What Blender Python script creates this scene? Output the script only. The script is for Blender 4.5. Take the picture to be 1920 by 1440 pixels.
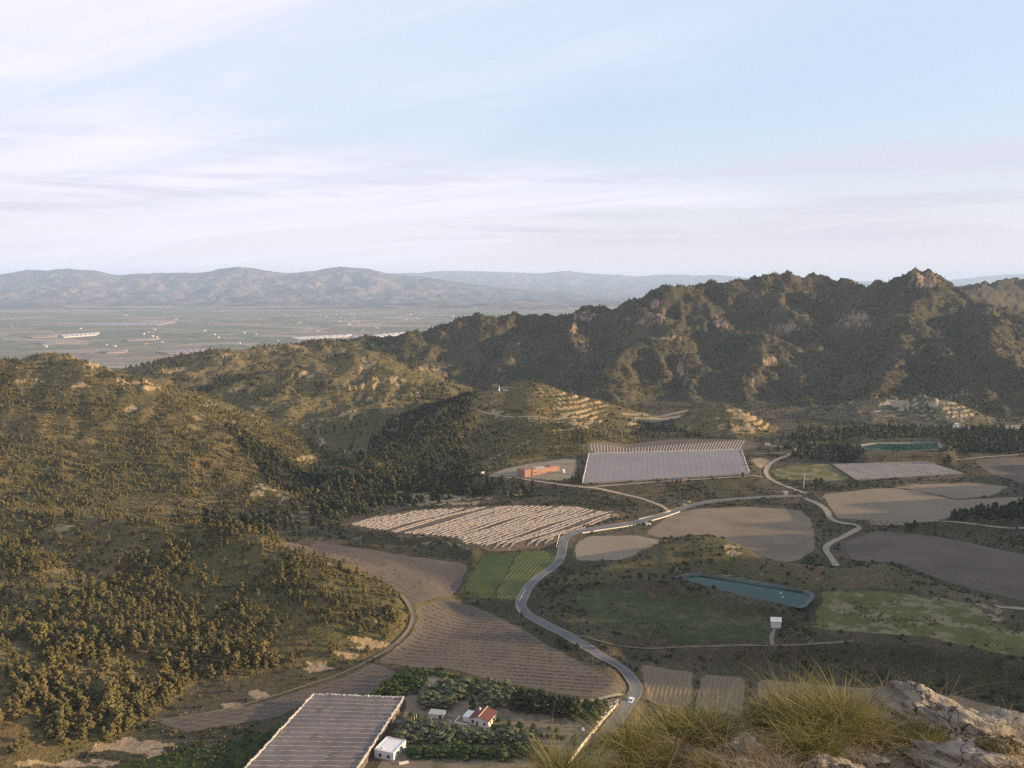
import bpy, bmesh, math, random
import numpy as np
from mathutils import Vector, Matrix, geometry

for o in list(bpy.data.objects):
    bpy.data.objects.remove(o)
SC = bpy.context.scene
COL = SC.collection
R = math.radians
rng = np.random.default_rng(7)
random.seed(7)

# ------------------------------------------------------------------ camera, world, sun, exposure
F = 1600.0                                   # focal length in pixels of a 1920 px wide picture
CAMZ = 160.0
TH = math.atan(190.0 / F)                    # downward pitch, level horizon 190 px above centre
SUN_EL, SUN_AZ = R(10.5), R(90)                # azimuth clockwise from the view direction (+Y)
cam = bpy.data.cameras.new('camera')
cam.sensor_width = 36.0
cam.lens = 36.0 * F / 1920.0
cam.clip_start, cam.clip_end = 0.3, 90000.0
camo = bpy.data.objects.new('camera', cam)
COL.objects.link(camo)
camo.location = (0, 0, CAMZ)
camo.rotation_euler = (R(90) - TH, 0, 0)
SC.camera = camo
SC.view_settings.view_transform = 'Standard'
SC.view_settings.look = 'None'
SC.view_settings.gamma = 1.0
SC.view_settings.exposure = 1.1
SC.view_settings.use_curve_mapping = False
SC.cycles.use_denoising = False
SC.cycles.use_adaptive_sampling = False
SC.cycles.max_bounces = 6
SC.cycles.diffuse_bounces = 3
SC.cycles.glossy_bounces = 2
SC.cycles.transparent_max_bounces = 8
SC.cycles.volume_bounces = 1

sun = bpy.data.lights.new('sun', 'SUN')
sun.energy = 5.0
sun.color = (1.0, 0.72, 0.40)
sun.angle = R(0.5)
suno = bpy.data.objects.new('sun', sun)
COL.objects.link(suno)
sdir = Vector((math.sin(SUN_AZ) * math.cos(SUN_EL), math.cos(SUN_AZ) * math.cos(SUN_EL), math.sin(SUN_EL)))
suno.rotation_euler = sdir.to_track_quat('Z', 'Y').to_euler()
suno.location = (400, 0, 400)


class NT:
    """small node-tree writer"""
    def __init__(s, tree):
        s.t = tree; s.n = tree.nodes; s.l = tree.links
    def new(s, typ, **kw):
        nd = s.n.new(typ)
        for k, v in kw.items(): setattr(nd, k, v)
        return nd
    def put(s, sock, v):
        if isinstance(v, bpy.types.NodeSocket): s.l.new(v, sock)
        elif isinstance(v, (tuple, list)) and len(v) == 3 and sock.type == 'RGBA': sock.default_value = (*v, 1)
        else: sock.default_value = v
    def math(s, op, a, b=0.0, c=None, clamp=False):
        nd = s.new('ShaderNodeMath', operation=op); nd.use_clamp = clamp
        s.put(nd.inputs[0], a); s.put(nd.inputs[1], b)
        if c is not None: s.put(nd.inputs[2], c)
        return nd.outputs[0]
    def mix(s, f, a, b, blend='MIX'):
        nd = s.new('ShaderNodeMix', data_type='RGBA', blend_type=blend)
        s.put(nd.inputs[0], f); s.put(nd.inputs[6], a); s.put(nd.inputs[7], b)
        return nd.outputs[2]
    def ramp(s, v, lo, hi, a=0.0, b=1.0):
        nd = s.new('ShaderNodeMapRange'); nd.interpolation_type = 'SMOOTHSTEP'
        s.put(nd.inputs[0], v); s.put(nd.inputs[1], lo); s.put(nd.inputs[2], hi); s.put(nd.inputs[3], a); s.put(nd.inputs[4], b)
        return nd.outputs[0]
    def noise(s, vec, scale, detail=4.0, rough=0.55, dist=0.0):
        nd = s.new('ShaderNodeTexNoise')
        if vec is not None: s.l.new(vec, nd.inputs['Vector'])
        s.put(nd.inputs['Scale'], scale); nd.inputs['Detail'].default_value = detail
        nd.inputs['Roughness'].default_value = rough; nd.inputs['Distortion'].default_value = dist
        return nd.outputs['Fac']
    def mapping(s, vec, scale=(1, 1, 1), rot=(0, 0, 0), loc=(0, 0, 0)):
        nd = s.new('ShaderNodeMapping'); s.l.new(vec, nd.inputs[0])
        nd.inputs['Location'].default_value = loc; nd.inputs['Rotation'].default_value = rot; nd.inputs['Scale'].default_value = scale
        return nd.outputs[0]
    def attr(s, name):
        return s.new('ShaderNodeAttribute', attribute_name=name).outputs['Fac']


W = bpy.data.worlds.new('World')
SC.world = W
W.use_nodes = True
w = NT(W.node_tree)
bg = w.n['Background']
sky = w.new('ShaderNodeTexSky', sky_type='NISHITA')
sky.sun_disc = False
sky.sun_elevation = SUN_EL
sky.sun_rotation = SUN_AZ
sky.altitude = 300
sky.air_density = 1.0; sky.dust_density = 1.0; sky.ozone_density = 1.0
tc = w.new('ShaderNodeTexCoord').outputs['Generated']
sep = w.new('ShaderNodeSeparateXYZ'); w.l.new(tc, sep.inputs[0])
dx, dy, dz = sep.outputs
zc = w.math('MAXIMUM', dz, 0.0)
# cloud layers live on a flat deck: direction divided by its height
den = w.math('ADD', zc, 0.06)
cmb = w.new('ShaderNodeCombineXYZ')
w.l.new(w.math('DIVIDE', dx, den), cmb.inputs[0]); w.l.new(w.math('DIVIDE', dy, den), cmb.inputs[1])
deck = cmb.outputs[0]
streak = w.mapping(w.mapping(deck, rot=(0, 0, R(34)), loc=(0.6, 0.25, 0)), scale=(0.17, 0.95, 1))
n1 = w.noise(streak, 1.15, 7, 0.62, 0.7)                       # wispy cirrus
n2 = w.noise(w.mapping(deck, scale=(0.16, 0.3, 1), rot=(0, 0, R(-30)), loc=(3.7, 1.2, 0)), 1.0, 3, 0.5, 0.3)   # where the veil lies
wsp = w.ramp(n1, 0.40, 0.68)
veil = w.ramp(w.math('ADD', n2, w.math('MULTIPLY', dx, -0.62)), 0.30, 0.62)
cir = w.math('MULTIPLY', veil, w.math('ADD', w.math('MULTIPLY', wsp, 0.62), 0.38), clamp=True)
cir = w.math('MAXIMUM', cir, w.math('MULTIPLY', w.ramp(n1, 0.56, 0.80), 0.55))
# low stratus bars nearer the horizon
n3 = w.noise(w.mapping(tc, scale=(1.6, 1.6, 26), loc=(0.3, 0, 0.9)), 1.5, 6, 0.6, 0.4)
bar = w.math('MULTIPLY', w.ramp(n3, 0.44, 0.62), w.math('MULTIPLY', w.ramp(zc, 0.025, 0.06), w.ramp(zc, 0.20, 0.085)))
hz = w.ramp(zc, 0.20, 0.0)
SKYK = 0.087
col = w.new('ShaderNodeVectorMath', operation='SCALE'); w.l.new(sky.outputs[0], col.inputs[0]); col.inputs['Scale'].default_value = 1.0
skc = col.outputs[0]
k = 0.96 / SKYK
blue = w.mix(0.80, skc, (0.325 * k, 0.402 * k, 0.498 * k))
c1 = w.mix(w.math('MULTIPLY', hz, 0.80), blue, (0.47 * k, 0.418 * k, 0.41 * k))
c2 = w.mix(cir, c1, (0.49 * k, 0.465 * k, 0.54 * k))
c3 = w.mix(w.math('MULTIPLY', bar, 0.85), c2, (0.365 * k, 0.352 * k, 0.41 * k))
w.l.new(c3, bg.inputs[0])
bg.inputs[1].default_value = SKYK

# ------------------------------------------------------------------ helpers
CT, ST = math.cos(TH), math.sin(TH)
def P(px, py, d):
    """world point seen at picture position (px, py) when it stands d metres ahead"""
    v = (720 - py) / F; u = (px - 960) / F
    s = d / (CT + v * ST)
    return np.array((u * s, d, CAMZ + (-ST + v * CT) * s))
def G(px, py, z):
    v = (720 - py) / F
    d = (z - CAMZ) * (CT + v * ST) / (-ST + v * CT)
    return P(px, py, d)
def proj(x, y, z):
    zz = np.asarray(z) - CAMZ
    dep = y * CT - zz * ST
    return 960 + F * x / dep, 720 - F * (y * ST + zz * CT) / dep

_ang = np.linspace(0, 2 * np.pi, 256, endpoint=False)
_gx, _gy = np.cos(_ang), np.sin(_ang)
def _hash(ix, iy, seed):
    h = (ix.astype(np.int64) * 374761393 + iy.astype(np.int64) * 668265263 + seed * 974634777) & 0xffffffff
    h = ((h ^ (h >> 13)) * 1274126177) & 0xffffffff
    return ((h ^ (h >> 16)) & 255).astype(np.int32)
def noise(x, y, seed=0):
    x = np.asarray(x, float); y = np.asarray(y, float)
    ix = np.floor(x); iy = np.floor(y); fx = x - ix; fy = y - iy
    u = fx * fx * fx * (fx * (fx * 6 - 15) + 10); v = fy * fy * fy * (fy * (fy * 6 - 15) + 10)
    def g(a, b):
        h = _hash(ix + a, iy + b, seed)
        return _gx[h] * (fx - a) + _gy[h] * (fy - b)
    a = g(0, 0); a = a + u * (g(1, 0) - a)
    b = g(0, 1); b = b + u * (g(1, 1) - b)
    return (a + v * (b - a)) * 1.5
def fbm(x, y, scale, octs=4, seed=0, gain=0.5):
    t = 0; a = 1.0; f = 1.0 / scale
    for i in range(octs):
        t = t + a * noise(x * f + 17.3 * i, y * f - 9.1 * i, seed + i); a *= gain; f *= 2.03
    return t
def ridged(x, y, scale, octs=4, seed=0):
    t = 0; a = 0.5; f = 1.0 / scale
    for i in range(octs):
        t = t + a * (1 - np.abs(noise(x * f + 5.3 * i, y * f + 3.7 * i, seed + i)) * 1.6); a *= 0.5; f *= 2.05
    return t
def sst(x, a, b):
    t = np.clip((x - a) / (b - a), 0, 1); return t * t * (3 - 2 * t)
def poly_sd(x, y, poly):
    """signed distance to a polygon, negative inside"""
    best = np.full(x.shape, 1e18); ins = np.zeros(x.shape, bool)
    n = len(poly)
    for i in range(n):
        ax, ay = poly[i][:2]; bx, by = poly[(i + 1) % n][:2]
        ex, ey = bx - ax, by - ay
        t = np.clip(((x - ax) * ex + (y - ay) * ey) / (ex * ex + ey * ey + 1e-12), 0, 1)
        best = np.minimum(best, (x - ax - t * ex) ** 2 + (y - ay - t * ey) ** 2)
        c = ((ay > y) != (by > y)) & (x < (bx - ax) * (y - ay) / (by - ay + 1e-30) + ax)
        ins ^= c
    d = np.sqrt(best)
    return np.where(ins, -d, d)
def smax(a, b, k):
    h = np.clip(0.5 + 0.5 * (a - b) / k, 0, 1)
    return b + (a - b) * h + k * h * (1 - h)

def tag(o, label=None, cat=None, group=None, kind=None):
    if label: o['label'] = label
    if cat: o['category'] = cat
    if group: o['group'] = group
    if kind: o['kind'] = kind
    return o
def empty(name, loc=(0, 0, 0), rz=0.0):
    o = bpy.data.objects.new(name, None); COL.objects.link(o)
    o.location = loc; o.rotation_euler = (0, 0, rz); o.empty_display_size = 0.5
    return o
def link_mesh(name, me, mat=None, parent=None):
    if mat is not None and not me.materials: me.materials.append(mat)
    o = bpy.data.objects.new(name, me); COL.objects.link(o)
    if parent is not None: o.parent = parent
    return o
def np_mesh(name, verts, faces, smooth=True):
    """faces: (n,3) or (n,4) int array"""
    me = bpy.data.meshes.new(name)
    verts = np.asarray(verts, np.float32); faces = np.asarray(faces, np.int32)
    k = faces.shape[1]
    me.vertices.add(len(verts)); me.vertices.foreach_set('co', verts.ravel())
    me.loops.add(faces.size); me.loops.foreach_set('vertex_index', faces.ravel())
    me.polygons.add(len(faces)); me.polygons.foreach_set('loop_start', np.arange(0, faces.size, k, dtype=np.int32))
    me.polygons.foreach_set('loop_total', np.full(len(faces), k, np.int32))
    me.polygons.foreach_set('use_smooth', np.full(len(faces), smooth))
    me.update(calc_edges=True)
    return me
def set_attr(me, name, vals):
    a = me.attributes.new(name, 'FLOAT', 'POINT'); a.data.foreach_set('value', np.asarray(vals, np.float32))
def bm_mesh(name, bm, smooth=False):
    me = bpy.data.meshes.new(name)
    bm.normal_update(); bm.to_mesh(me); bm.free()
    if smooth:
        for p in me.polygons: p.use_smooth = True
    return me
def box(bm, x0, x1, y0, y1, z0, z1, M=None):
    vs = [bm.verts.new((x, y, z)) for x in (x0, x1) for y in (y0, y1) for z in (z0, z1)]
    for f in ((0, 1, 3, 2), (4, 6, 7, 5), (0, 4, 5, 1), (2, 3, 7, 6), (0, 2, 6, 4), (1, 5, 7, 3)):
        bm.faces.new([vs[i] for i in f])
    if M is not None:
        for v in vs: v.co = M @ v.co
    return vs
def prism(bm, pts, z0, z1):
    """upright prism over a convex plan, z0 / z1 numbers or per-point lists"""
    n = len(pts); a = z0 if isinstance(z0, (list, tuple)) else [z0] * n; b = z1 if isinstance(z1, (list, tuple)) else [z1] * n
    lo = [bm.verts.new((p[0], p[1], a[i])) for i, p in enumerate(pts)]; hi = [bm.verts.new((p[0], p[1], b[i])) for i, p in enumerate(pts)]
    bm.faces.new(lo[::-1]); bm.faces.new(hi)
    for i in range(n):
        j = (i + 1) % n
        bm.faces.new((lo[i], lo[j], hi[j], hi[i]))
def tube(bm, p0, p1, r0, r1, n=6):
    p0 = Vector(p0); p1 = Vector(p1); ax = (p1 - p0).normalized()
    s = ax.orthogonal().normalized(); t = ax.cross(s)
    a = [bm.verts.new(p0 + (s * math.cos(2 * math.pi * i / n) + t * math.sin(2 * math.pi * i / n)) * r0) for i in range(n)]
    b = [bm.verts.new(p1 + (s * math.cos(2 * math.pi * i / n) + t * math.sin(2 * math.pi * i / n)) * r1) for i in range(n)]
    for i in range(n):
        j = (i + 1) % n
        bm.faces.new((a[i], a[j], b[j], b[i]))
    bm.faces.new(a[::-1]); bm.faces.new(b)

# ------------------------------------------------------------------ materials
def material(name, rough=0.9, spec=0.2):
    m = bpy.data.materials.new(name); m.use_nodes = True
    t = NT(m.node_tree); b = t.n['Principled BSDF']
    b.inputs['Roughness'].default_value = rough
    b.inputs['Specular IOR Level'].default_value = spec
    return m, t, b
def opos(t): return t.new('ShaderNodeTexCoord').outputs['Object']
def bump(t, b, h, strength, dist):
    nd = t.new('ShaderNodeBump'); t.put(nd.inputs['Height'], h)
    nd.inputs['Strength'].default_value = strength; nd.inputs['Distance'].default_value = dist
    t.l.new(nd.outputs[0], b.inputs['Normal'])
def mat_plain(name, c, var=0.25, scale=1.5, rough=0.85, spec=0.2):
    """one base colour with uneven weathering in two sizes"""
    m, t, b = material(name, rough, spec); p = opos(t)
    n = t.math('ADD', t.math('MULTIPLY', t.noise(p, scale, 5, 0.6), 0.6), t.math('MULTIPLY', t.noise(p, scale * 7, 3, 0.6), 0.4))
    lo = tuple(x * (1 - var) for x in c); hi = tuple(min(1, x * (1 + var)) for x in c)
    t.l.new(t.mix(t.ramp(n, 0.3, 0.7), lo, hi), b.inputs['Base Color'])
    return m
def mat_hill(name, dry, scrub, rockc, fine=0.35):
    m, t, b = material(name, 0.95, 0.1); p = opos(t)
    n1 = t.noise(p, 0.012, 4, 0.6); n2 = t.noise(p, fine, 5, 0.65); n3 = t.noise(p, fine * 0.22, 4, 0.6); n4 = t.noise(p, fine * 3.1, 3, 0.6)
    g = t.ramp(t.math('ADD', t.math('MULTIPLY', n2, 0.55), t.math('ADD', t.math('MULTIPLY', n3, 0.45), t.math('MULTIPLY', t.attr('veg'), 0.35))), 0.42, 0.74)
    c = t.mix(g, dry, scrub)
    c = t.mix(t.ramp(n1, 0.35, 0.65, 0.0, 0.45), c, tuple(0.6 * a + 0.4 * q for a, q in zip(scrub, dry)))
    c = t.mix(t.ramp(n4, 0.46, 0.64, 0.0, 0.75), c, (0.030, 0.032, 0.016)); c = t.mix(t.ramp(t.noise(p, fine * 1.6, 4, 0.7), 0.56, 0.68, 0.0, 0.6), c, tuple(0.55 * q for q in rockc))
    c = t.mix(t.ramp(t.noise(p, 0.035, 5, 0.65, 0.4), 0.50, 0.66, 0.0, 0.6), c, tuple(0.75 * q * w_ for q, w_ in zip(dry, (1.1, 0.95, 1.0))))
    rk = t.mix(t.ramp(n2, 0.35, 0.7), rockc, tuple(x * 0.62 for x in rockc))
    r = t.ramp(t.math('ADD', t.attr('rock'), t.math('MULTIPLY', t.math('SUBTRACT', t.math('ADD', t.math('MULTIPLY', n2, 0.6), t.math('MULTIPLY', n3, 0.4)), 0.5), 1.5)), 0.42, 0.70)
    t.l.new(t.mix(r, c, rk), b.inputs['Base Color'])
    bump(t, b, t.math('ADD', n2, t.math('MULTIPLY', n4, 0.5)), 0.9, 1.2 * 0.35 / fine)
    return m
def mat_field(name, c, c2, ang=None, rows=2.5, amp=0.5, patch=0.03, mott=0.5, tint=None, edge=None):
    """tilled or sown ground: mottled soil with drill rows in the direction ang (radians)"""
    m, t, b = material(name, 0.95, 0.1); p = opos(t)
    n1 = t.noise(p, patch, 5, 0.6); n2 = t.noise(p, 0.7, 5, 0.7); n3 = t.noise(p, 3.0, 3, 0.7)
    f = t.math('ADD', t.math('MULTIPLY', t.ramp(n1, 0.3, 0.7), mott), t.math('MULTIPLY', t.math('SUBTRACT', n2, 0.5), 0.9), clamp=True)
    cc = t.mix(f, c, c2)
    if tint is not None: cc = t.mix(t.ramp(t.noise(p, patch * 2.3, 4, 0.65), 0.48, 0.62, 0, 0.8), cc, tint)
    cc = t.mix(t.ramp(n3, 0.45, 0.75, 0, 0.3), cc, tuple(x * 0.55 for x in c))
    h = t.math('MULTIPLY', n3, 0.4)
    if ang is not None:
        wv = t.new('ShaderNodeTexWave', wave_type='BANDS', bands_direction='Y'); t.l.new(t.mapping(p, rot=(0, 0, -ang)), wv.inputs['Vector'])
        wv.inputs['Scale'].default_value = 0.314 / rows; wv.inputs['Distortion'].default_value = 0.6; wv.inputs['Detail'].default_value = 2; wv.inputs['Detail Scale'].default_value = 0.6
        cc = t.mix(t.math('MULTIPLY', t.ramp(wv.outputs['Fac'], 0.35, 0.8), t.math('MULTIPLY', t.ramp(n2, 0.25, 0.6), amp)), cc, tuple(x * 0.45 for x in c))
        h = t.math('ADD', h, wv.outputs['Fac'])
    if edge is not None: cc = t.mix(t.ramp(t.math('ADD', t.attr('edge'), t.math('MULTIPLY', t.math('SUBTRACT', n2, .5), 1.3)), .62, .95), cc, edge)
    t.l.new(cc, b.inputs['Base Color'])
    bump(t, b, h, 0.5, 0.3)
    return m
def mat_leaf(name, a, bcol, c):
    """foliage; every tree gets its own hue between the three, leaf clusters vary too"""
    m, t, b = material(name, 0.75, 0.15)
    oi = t.new('ShaderNodeObjectInfo').outputs['Random']
    g = t.new('ShaderNodeNewGeometry').outputs['Random Per Island']
    cc = t.mix(oi, a, bcol)
    cc = t.mix(t.math('MULTIPLY', g, 0.55), cc, c)
    t.l.new(cc, b.inputs['Base Color'])
    return m
M = {}
M['pine_leaf'] = mat_leaf('pine_leaf', (0.140, 0.110, 0.043), (0.092, 0.092, 0.032), (0.160, 0.130, 0.052))
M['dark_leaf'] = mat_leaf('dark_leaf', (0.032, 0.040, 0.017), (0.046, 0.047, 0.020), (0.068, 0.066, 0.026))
M['olive_leaf'] = mat_leaf('olive_leaf', (0.085, 0.095, 0.048), (0.11, 0.115, 0.062), (0.15, 0.15, 0.085))
M['citrus_leaf'] = mat_leaf('citrus_leaf', (0.036, 0.062, 0.016), (0.055, 0.075, 0.020), (0.085, 0.11, 0.03))
M['scrub_leaf'] = mat_leaf('scrub_leaf', (0.115, 0.098, 0.036), (0.145, 0.110, 0.048), (0.17, 0.13, 0.060))
M['bark'] = mat_plain('bark', (0.11, 0.075, 0.05), 0.35, 3)
# ------------------------------------------------------------------ terrain: ridge lines measured on the photograph, set at their real depth, except the unseen overlook_hill
def L(*pts): return [tuple(P(*p)) for p in pts]
HILLS = {
 'pine_hill': dict(k=5, amp=6, ridges=[
   (L((-420,640,880),(-100,655,830),(0,662,800),(60,659,790),(130,664,780),(200,688,770),(250,705,760),(290,728,750),(340,752,740),(400,793,725),(450,823,715),(500,856,705),(548,884,692)), 0.43, 14, (2.3, 1)),
   (L((200,690,770),(290,770,715),(340,840,675),(430,920,620)), 0.38, 10),
   (L((320,745,745),(420,850,680),(520,935,612)), 0.40, 8),
   (L((60,659,790),(90,760,715),(130,850,650),(170,930,590)), 0.38, 12)]),
 'scrub_hill': dict(k=4, amp=4, ridges=[
   (L((-420,925,520),(-120,940,490),(0,950,480),(150,963,462),(300,985,440),(400,1005,425),(500,1030,410),(580,1055,403),(650,1083,398),(715,1118,394),(745,1145,391)), 0.40, 9),
   (L((240,980,450),(265,1037,415),(465,1100,385),(620,1158,372),(670,1195,370)), 0.36, 6),
   (L((0,1000,440),(100,1090,385),(250,1170,350),(400,1245,333)), 0.36, 7),
   (L((465,1100,385),(490,1200,356),(500,1275,339)), 0.30, 6),
   (L((620,1158,372),(630,1205,358),(640,1235,351)), 0.42, 4),
   (L((250,1170,350),(320,1260,332),(370,1318,324)), 0.30, 6),
   (L((-420,1090,360),(-150,1150,330),(0,1245,300),(110,1345,285)), 0.42, 7)]),
 'ravine_hills': dict(k=6, amp=8, ridges=[
   (L((225,712,1020),(300,704,1080),(350,684,1150),(400,655,1200),(450,650,1250),(500,645,1280),(580,640,1320),(640,636,1340),(670,634,1345)), 0.24, 12),
   (L((270,770,960),(330,745,1000),(420,720,1020),(560,690,1050),(640,665,1080),(680,655,1100),(720,680,1060),(785,738,985)), 0.36, 8),
   (L((440,770,900),(520,745,940),(560,690,1050)), 0.25, 8),
   (L((600,800,880),(640,770,900),(705,752,925),(740,740,960)), 0.36, 6)]),
 'mountain_ridge': dict(k=7, amp=15, ridges=[
   (L((650,635,1340),(760,624,1350),(830,610,1370),(890,580,1400),(930,583,1400),(1000,588,1420),(1060,582,1430),(1105,571,1440),(1160,568,1450),(1210,548,1440),(1250,527,1430),(1300,531,1450),(1340,520,1470),(1390,518,1480),(1440,514,1490),(1480,504,1500),(1530,503,1500),(1570,522,1490),(1620,525,1480),(1650,516,1470),(1690,511,1450),(1715,499,1440),(1740,501,1440),(1768,523,1430),(1800,540,1420),(1850,560,1380),(1920,590,1350),(2050,600,1300)), 0.74, 7),
   (L((1800,545,1900),(1850,526,2150),(1900,520,2200),(2000,520,2200),(2150,510,2200)), 0.45, 12),
   (L((1770,537,2100),(1850,522,2160)), 0.45, 12),
   (L((680,634,1345),(720,660,1250),(745,690,1170),(770,720,1090)), 0.5, 6),
   (L((760,624,1350),(780,640,1300)), 0.45, 8),
   (L((830,610,1370),(800,655,1250),(790,688,1150),(815,722,1080)), 0.5, 5),
   (L((890,580,1400),(880,640,1290),(850,690,1180),(850,745,1060)), 0.5, 6),
   (L((1000,588,1420),(960,660,1250),(930,700,1150),(900,740,1050)), 0.5, 6),
   (L((1105,571,1440),(1080,600,1340),(1065,612,1290),(1085,640,1230),(1105,668,1170),(1110,705,1090)), 0.58, 4),
   (L((1210,548,1440),(1192,565,1370),(1225,575,1330),(1245,605,1280),(1240,640,1175)), 0.6, 5),
   (L((1193,635,1190),(1240,638,1170),(1283,646,1160),(1287,690,1100),(1293,722,1060),(1312,765,985)), 0.62, 4),
   (L((1193,635,1190),(1150,680,1110),(1130,730,1010)), 0.55, 6),
   (L((1300,531,1450),(1340,585,1350),(1370,610,1290),(1430,624,1240),(1480,650,1190),(1540,700,1110),(1580,742,1030)), 0.55, 6),
   (L((1430,624,1240),(1420,680,1120),(1400,730,1040),(1390,770,970)), 0.55, 5),
   (L((1480,650,1190),(1492,700,1080),(1525,765,965)), 0.6, 5),
   (L((1480,504,1500),(1470,560,1400),(1502,602,1310),(1530,640,1240)), 0.6, 6),
   (L((1530,503,1500),(1600,560,1400),(1620,600,1330),(1600,655,1230)), 0.6, 6),
   (L((1730,500,1440),(1715,560,1350),(1650,612,1260),(1620,680,1140)), 0.6, 6),
   (L((1715,560,1350),(1700,600,1240),(1690,650,1120),(1740,638,1120),(1780,655,1090),(1815,665,1060),(1850,722,970)), 0.55, 5),
   (L((1690,650,1120),(1660,700,1030),(1650,725,980)), 0.55, 6),
   (L((1850,560,1380),(1858,655,1080),(1920,692,1000),(1970,740,940)), 0.55, 6),
   (L((2050,600,1300),(2250,590,1250),(2450,570,1250),(2700,565,1200),(3100,560,1150)), 0.50, 10)]),
 'terraced_hill': dict(k=4, amp=1.0, ridges=[
   (L((935,727,880),(975,716,890),(1010,717,890),(1060,734,885),(1110,764,870),(1150,785,860),(1195,800,848)), 0.42, 9),
   (L((935,727,880),(890,764,850),(840,793,800),(760,829,762),(680,864,712),(622,893,672)), 0.36, 7, (1, 2.3)),
   (L((990,717,888),(1000,790,800),(1010,830,752),(950,858,712)), 0.30, 8),
   (L((1060,734,885),(1080,780,820),(1095,815,775)), 0.32, 7)]),
 'conical_hill': dict(k=3, amp=1.6, ridges=[
   (L((1296,796,845),(1320,768,855),(1340,757,860),(1356,752,860),(1385,765,850),(1412,790,835),(1442,814,818)), 0.55, 4)]),
 'badland_hill': dict(k=4, amp=6, ridges=[
   (L((1450,803,870),(1500,788,890),(1560,764,905),(1605,746,915),(1640,737,918),(1680,739,915),(1720,735,912),(1745,740,910),(1780,757,900),(1820,778,890),(1855,799,878)), 0.42, 6)]),
 'knoll': dict(k=3, amp=0.9, ridges=[
   (L((1095,1078,436),(1190,1050,450),(1250,1022,460),(1308,1006,465),(1342,1008,465),(1385,1029,456),(1430,1048,447),(1500,1059,440),(1590,1067,433),(1660,1059,430),(1705,1075,424),(1755,1100,415),(1840,1121,406),(1890,1160,392)), 0.50, 5)]),
 'overlook_hill': dict(k=8, amp=1.5, ridges=[
   ([(-500,-350,110),(-120,-90,150),(0,-14,154),(70,-30,152),(250,30,150),(420,130,130),(560,250,98),(600,310,94),(610,360,118),(612,405,129),(605,500,100),(600,600,72),(620,720,44),(700,840,28)], 0.72, 3),  # unseen spur right of the viewpoint, crest heights shaped for its valley shadow
   ([(0,-14,154),(60,-300,170),(300,-600,190)], 0.6, 6)]),
}
HN = list(HILLS)
def g0(x, y):
    zr = np.interp(y, [0, 380, 450, 520, 600, 700, 800, 900, 1000, 1300, 2300, 3000], [0, 0, 2, 3.5, 6, 9, 13, 17, 18, 10, -100, -101])
    zl = np.interp(y, [0, 380, 520, 600, 700, 850, 1000, 1300, 2300, 3000], [0, 0, 1, -3, -22, -26, -20, -18, -100, -101])
    t = sst(x, -150, 30)
    return zl + (zr - zl) * t
def GP(pts, z): return [tuple(G(px, py, z)) for px, py in pts]
PLATEAU = [   # polygon on the picture, level, width of its bank
 (GP([(628,985),(700,968),(800,952),(960,944),(1080,945),(1160,960),(1155,975),(1090,992),(1050,1003),(1043,1024),(1000,1034),(930,1040),(870,1028),(838,1012),(700,996)], 6), 6, 9),
 (GP([(1075,1015),(1100,1000),(1200,1000),(1260,960),(1300,950),(1400,945),(1500,950),(1540,985),(1535,1040),(1490,1058),(1385,1040),(1310,1020),(1200,1050),(1080,1058)], 4), 4, 7),
 (GP([(1525,925),(1700,908),(1920,915),(2100,930),(1990,965),(1750,982),(1630,992),(1565,975)], 8), 8, 9),
 (GP([(1565,1022),(1640,992),(1800,1010),(1960,1045),(2150,1100),(2100,1150),(1920,1136),(1760,1085),(1680,1058),(1590,1060)], 3.5), 3.5, 9),
 (GP([(860,1112),(905,1038),(1045,1028),(1040,1065),(985,1135),(920,1125)], 2.5), 2.5, 6),
 (GP([(1030,1150),(1085,1090),(1200,1085),(1440,1150),(1475,1175),(1470,1208),(1200,1208),(1090,1192)], 3.5), 3.5, 8),
 (GP([(1225,1083),(1275,1066),(1400,1082),(1545,1106),(1525,1150),(1495,1152),(1420,1132),(1260,1096)], 10), 10, 7),
 (GP([(1490,1190),(1545,1106),(1660,1105),(1840,1130),(1875,1168),(2050,1200),(2050,1262),(1760,1210),(1600,1198)], 6.5), 6.5, 9),
 (GP([(1190,1238),(1320,1252),(1500,1270),(1700,1286),(1960,1330),(2300,1380),(2300,1700),(1200,1560),(1210,1320)], -5), -5, 14),
 (GP([(905,888),(1000,868),(1085,858),(1100,838),(1250,822),(1400,820),(1440,838),(1400,848),(1410,893),(1085,912),(940,902)], 11), 11, 16),
 (GP([(1590,828),(1680,820),(1780,824),(1775,848),(1620,850)], 17), 17, 9),
]
COMBED = []
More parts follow.
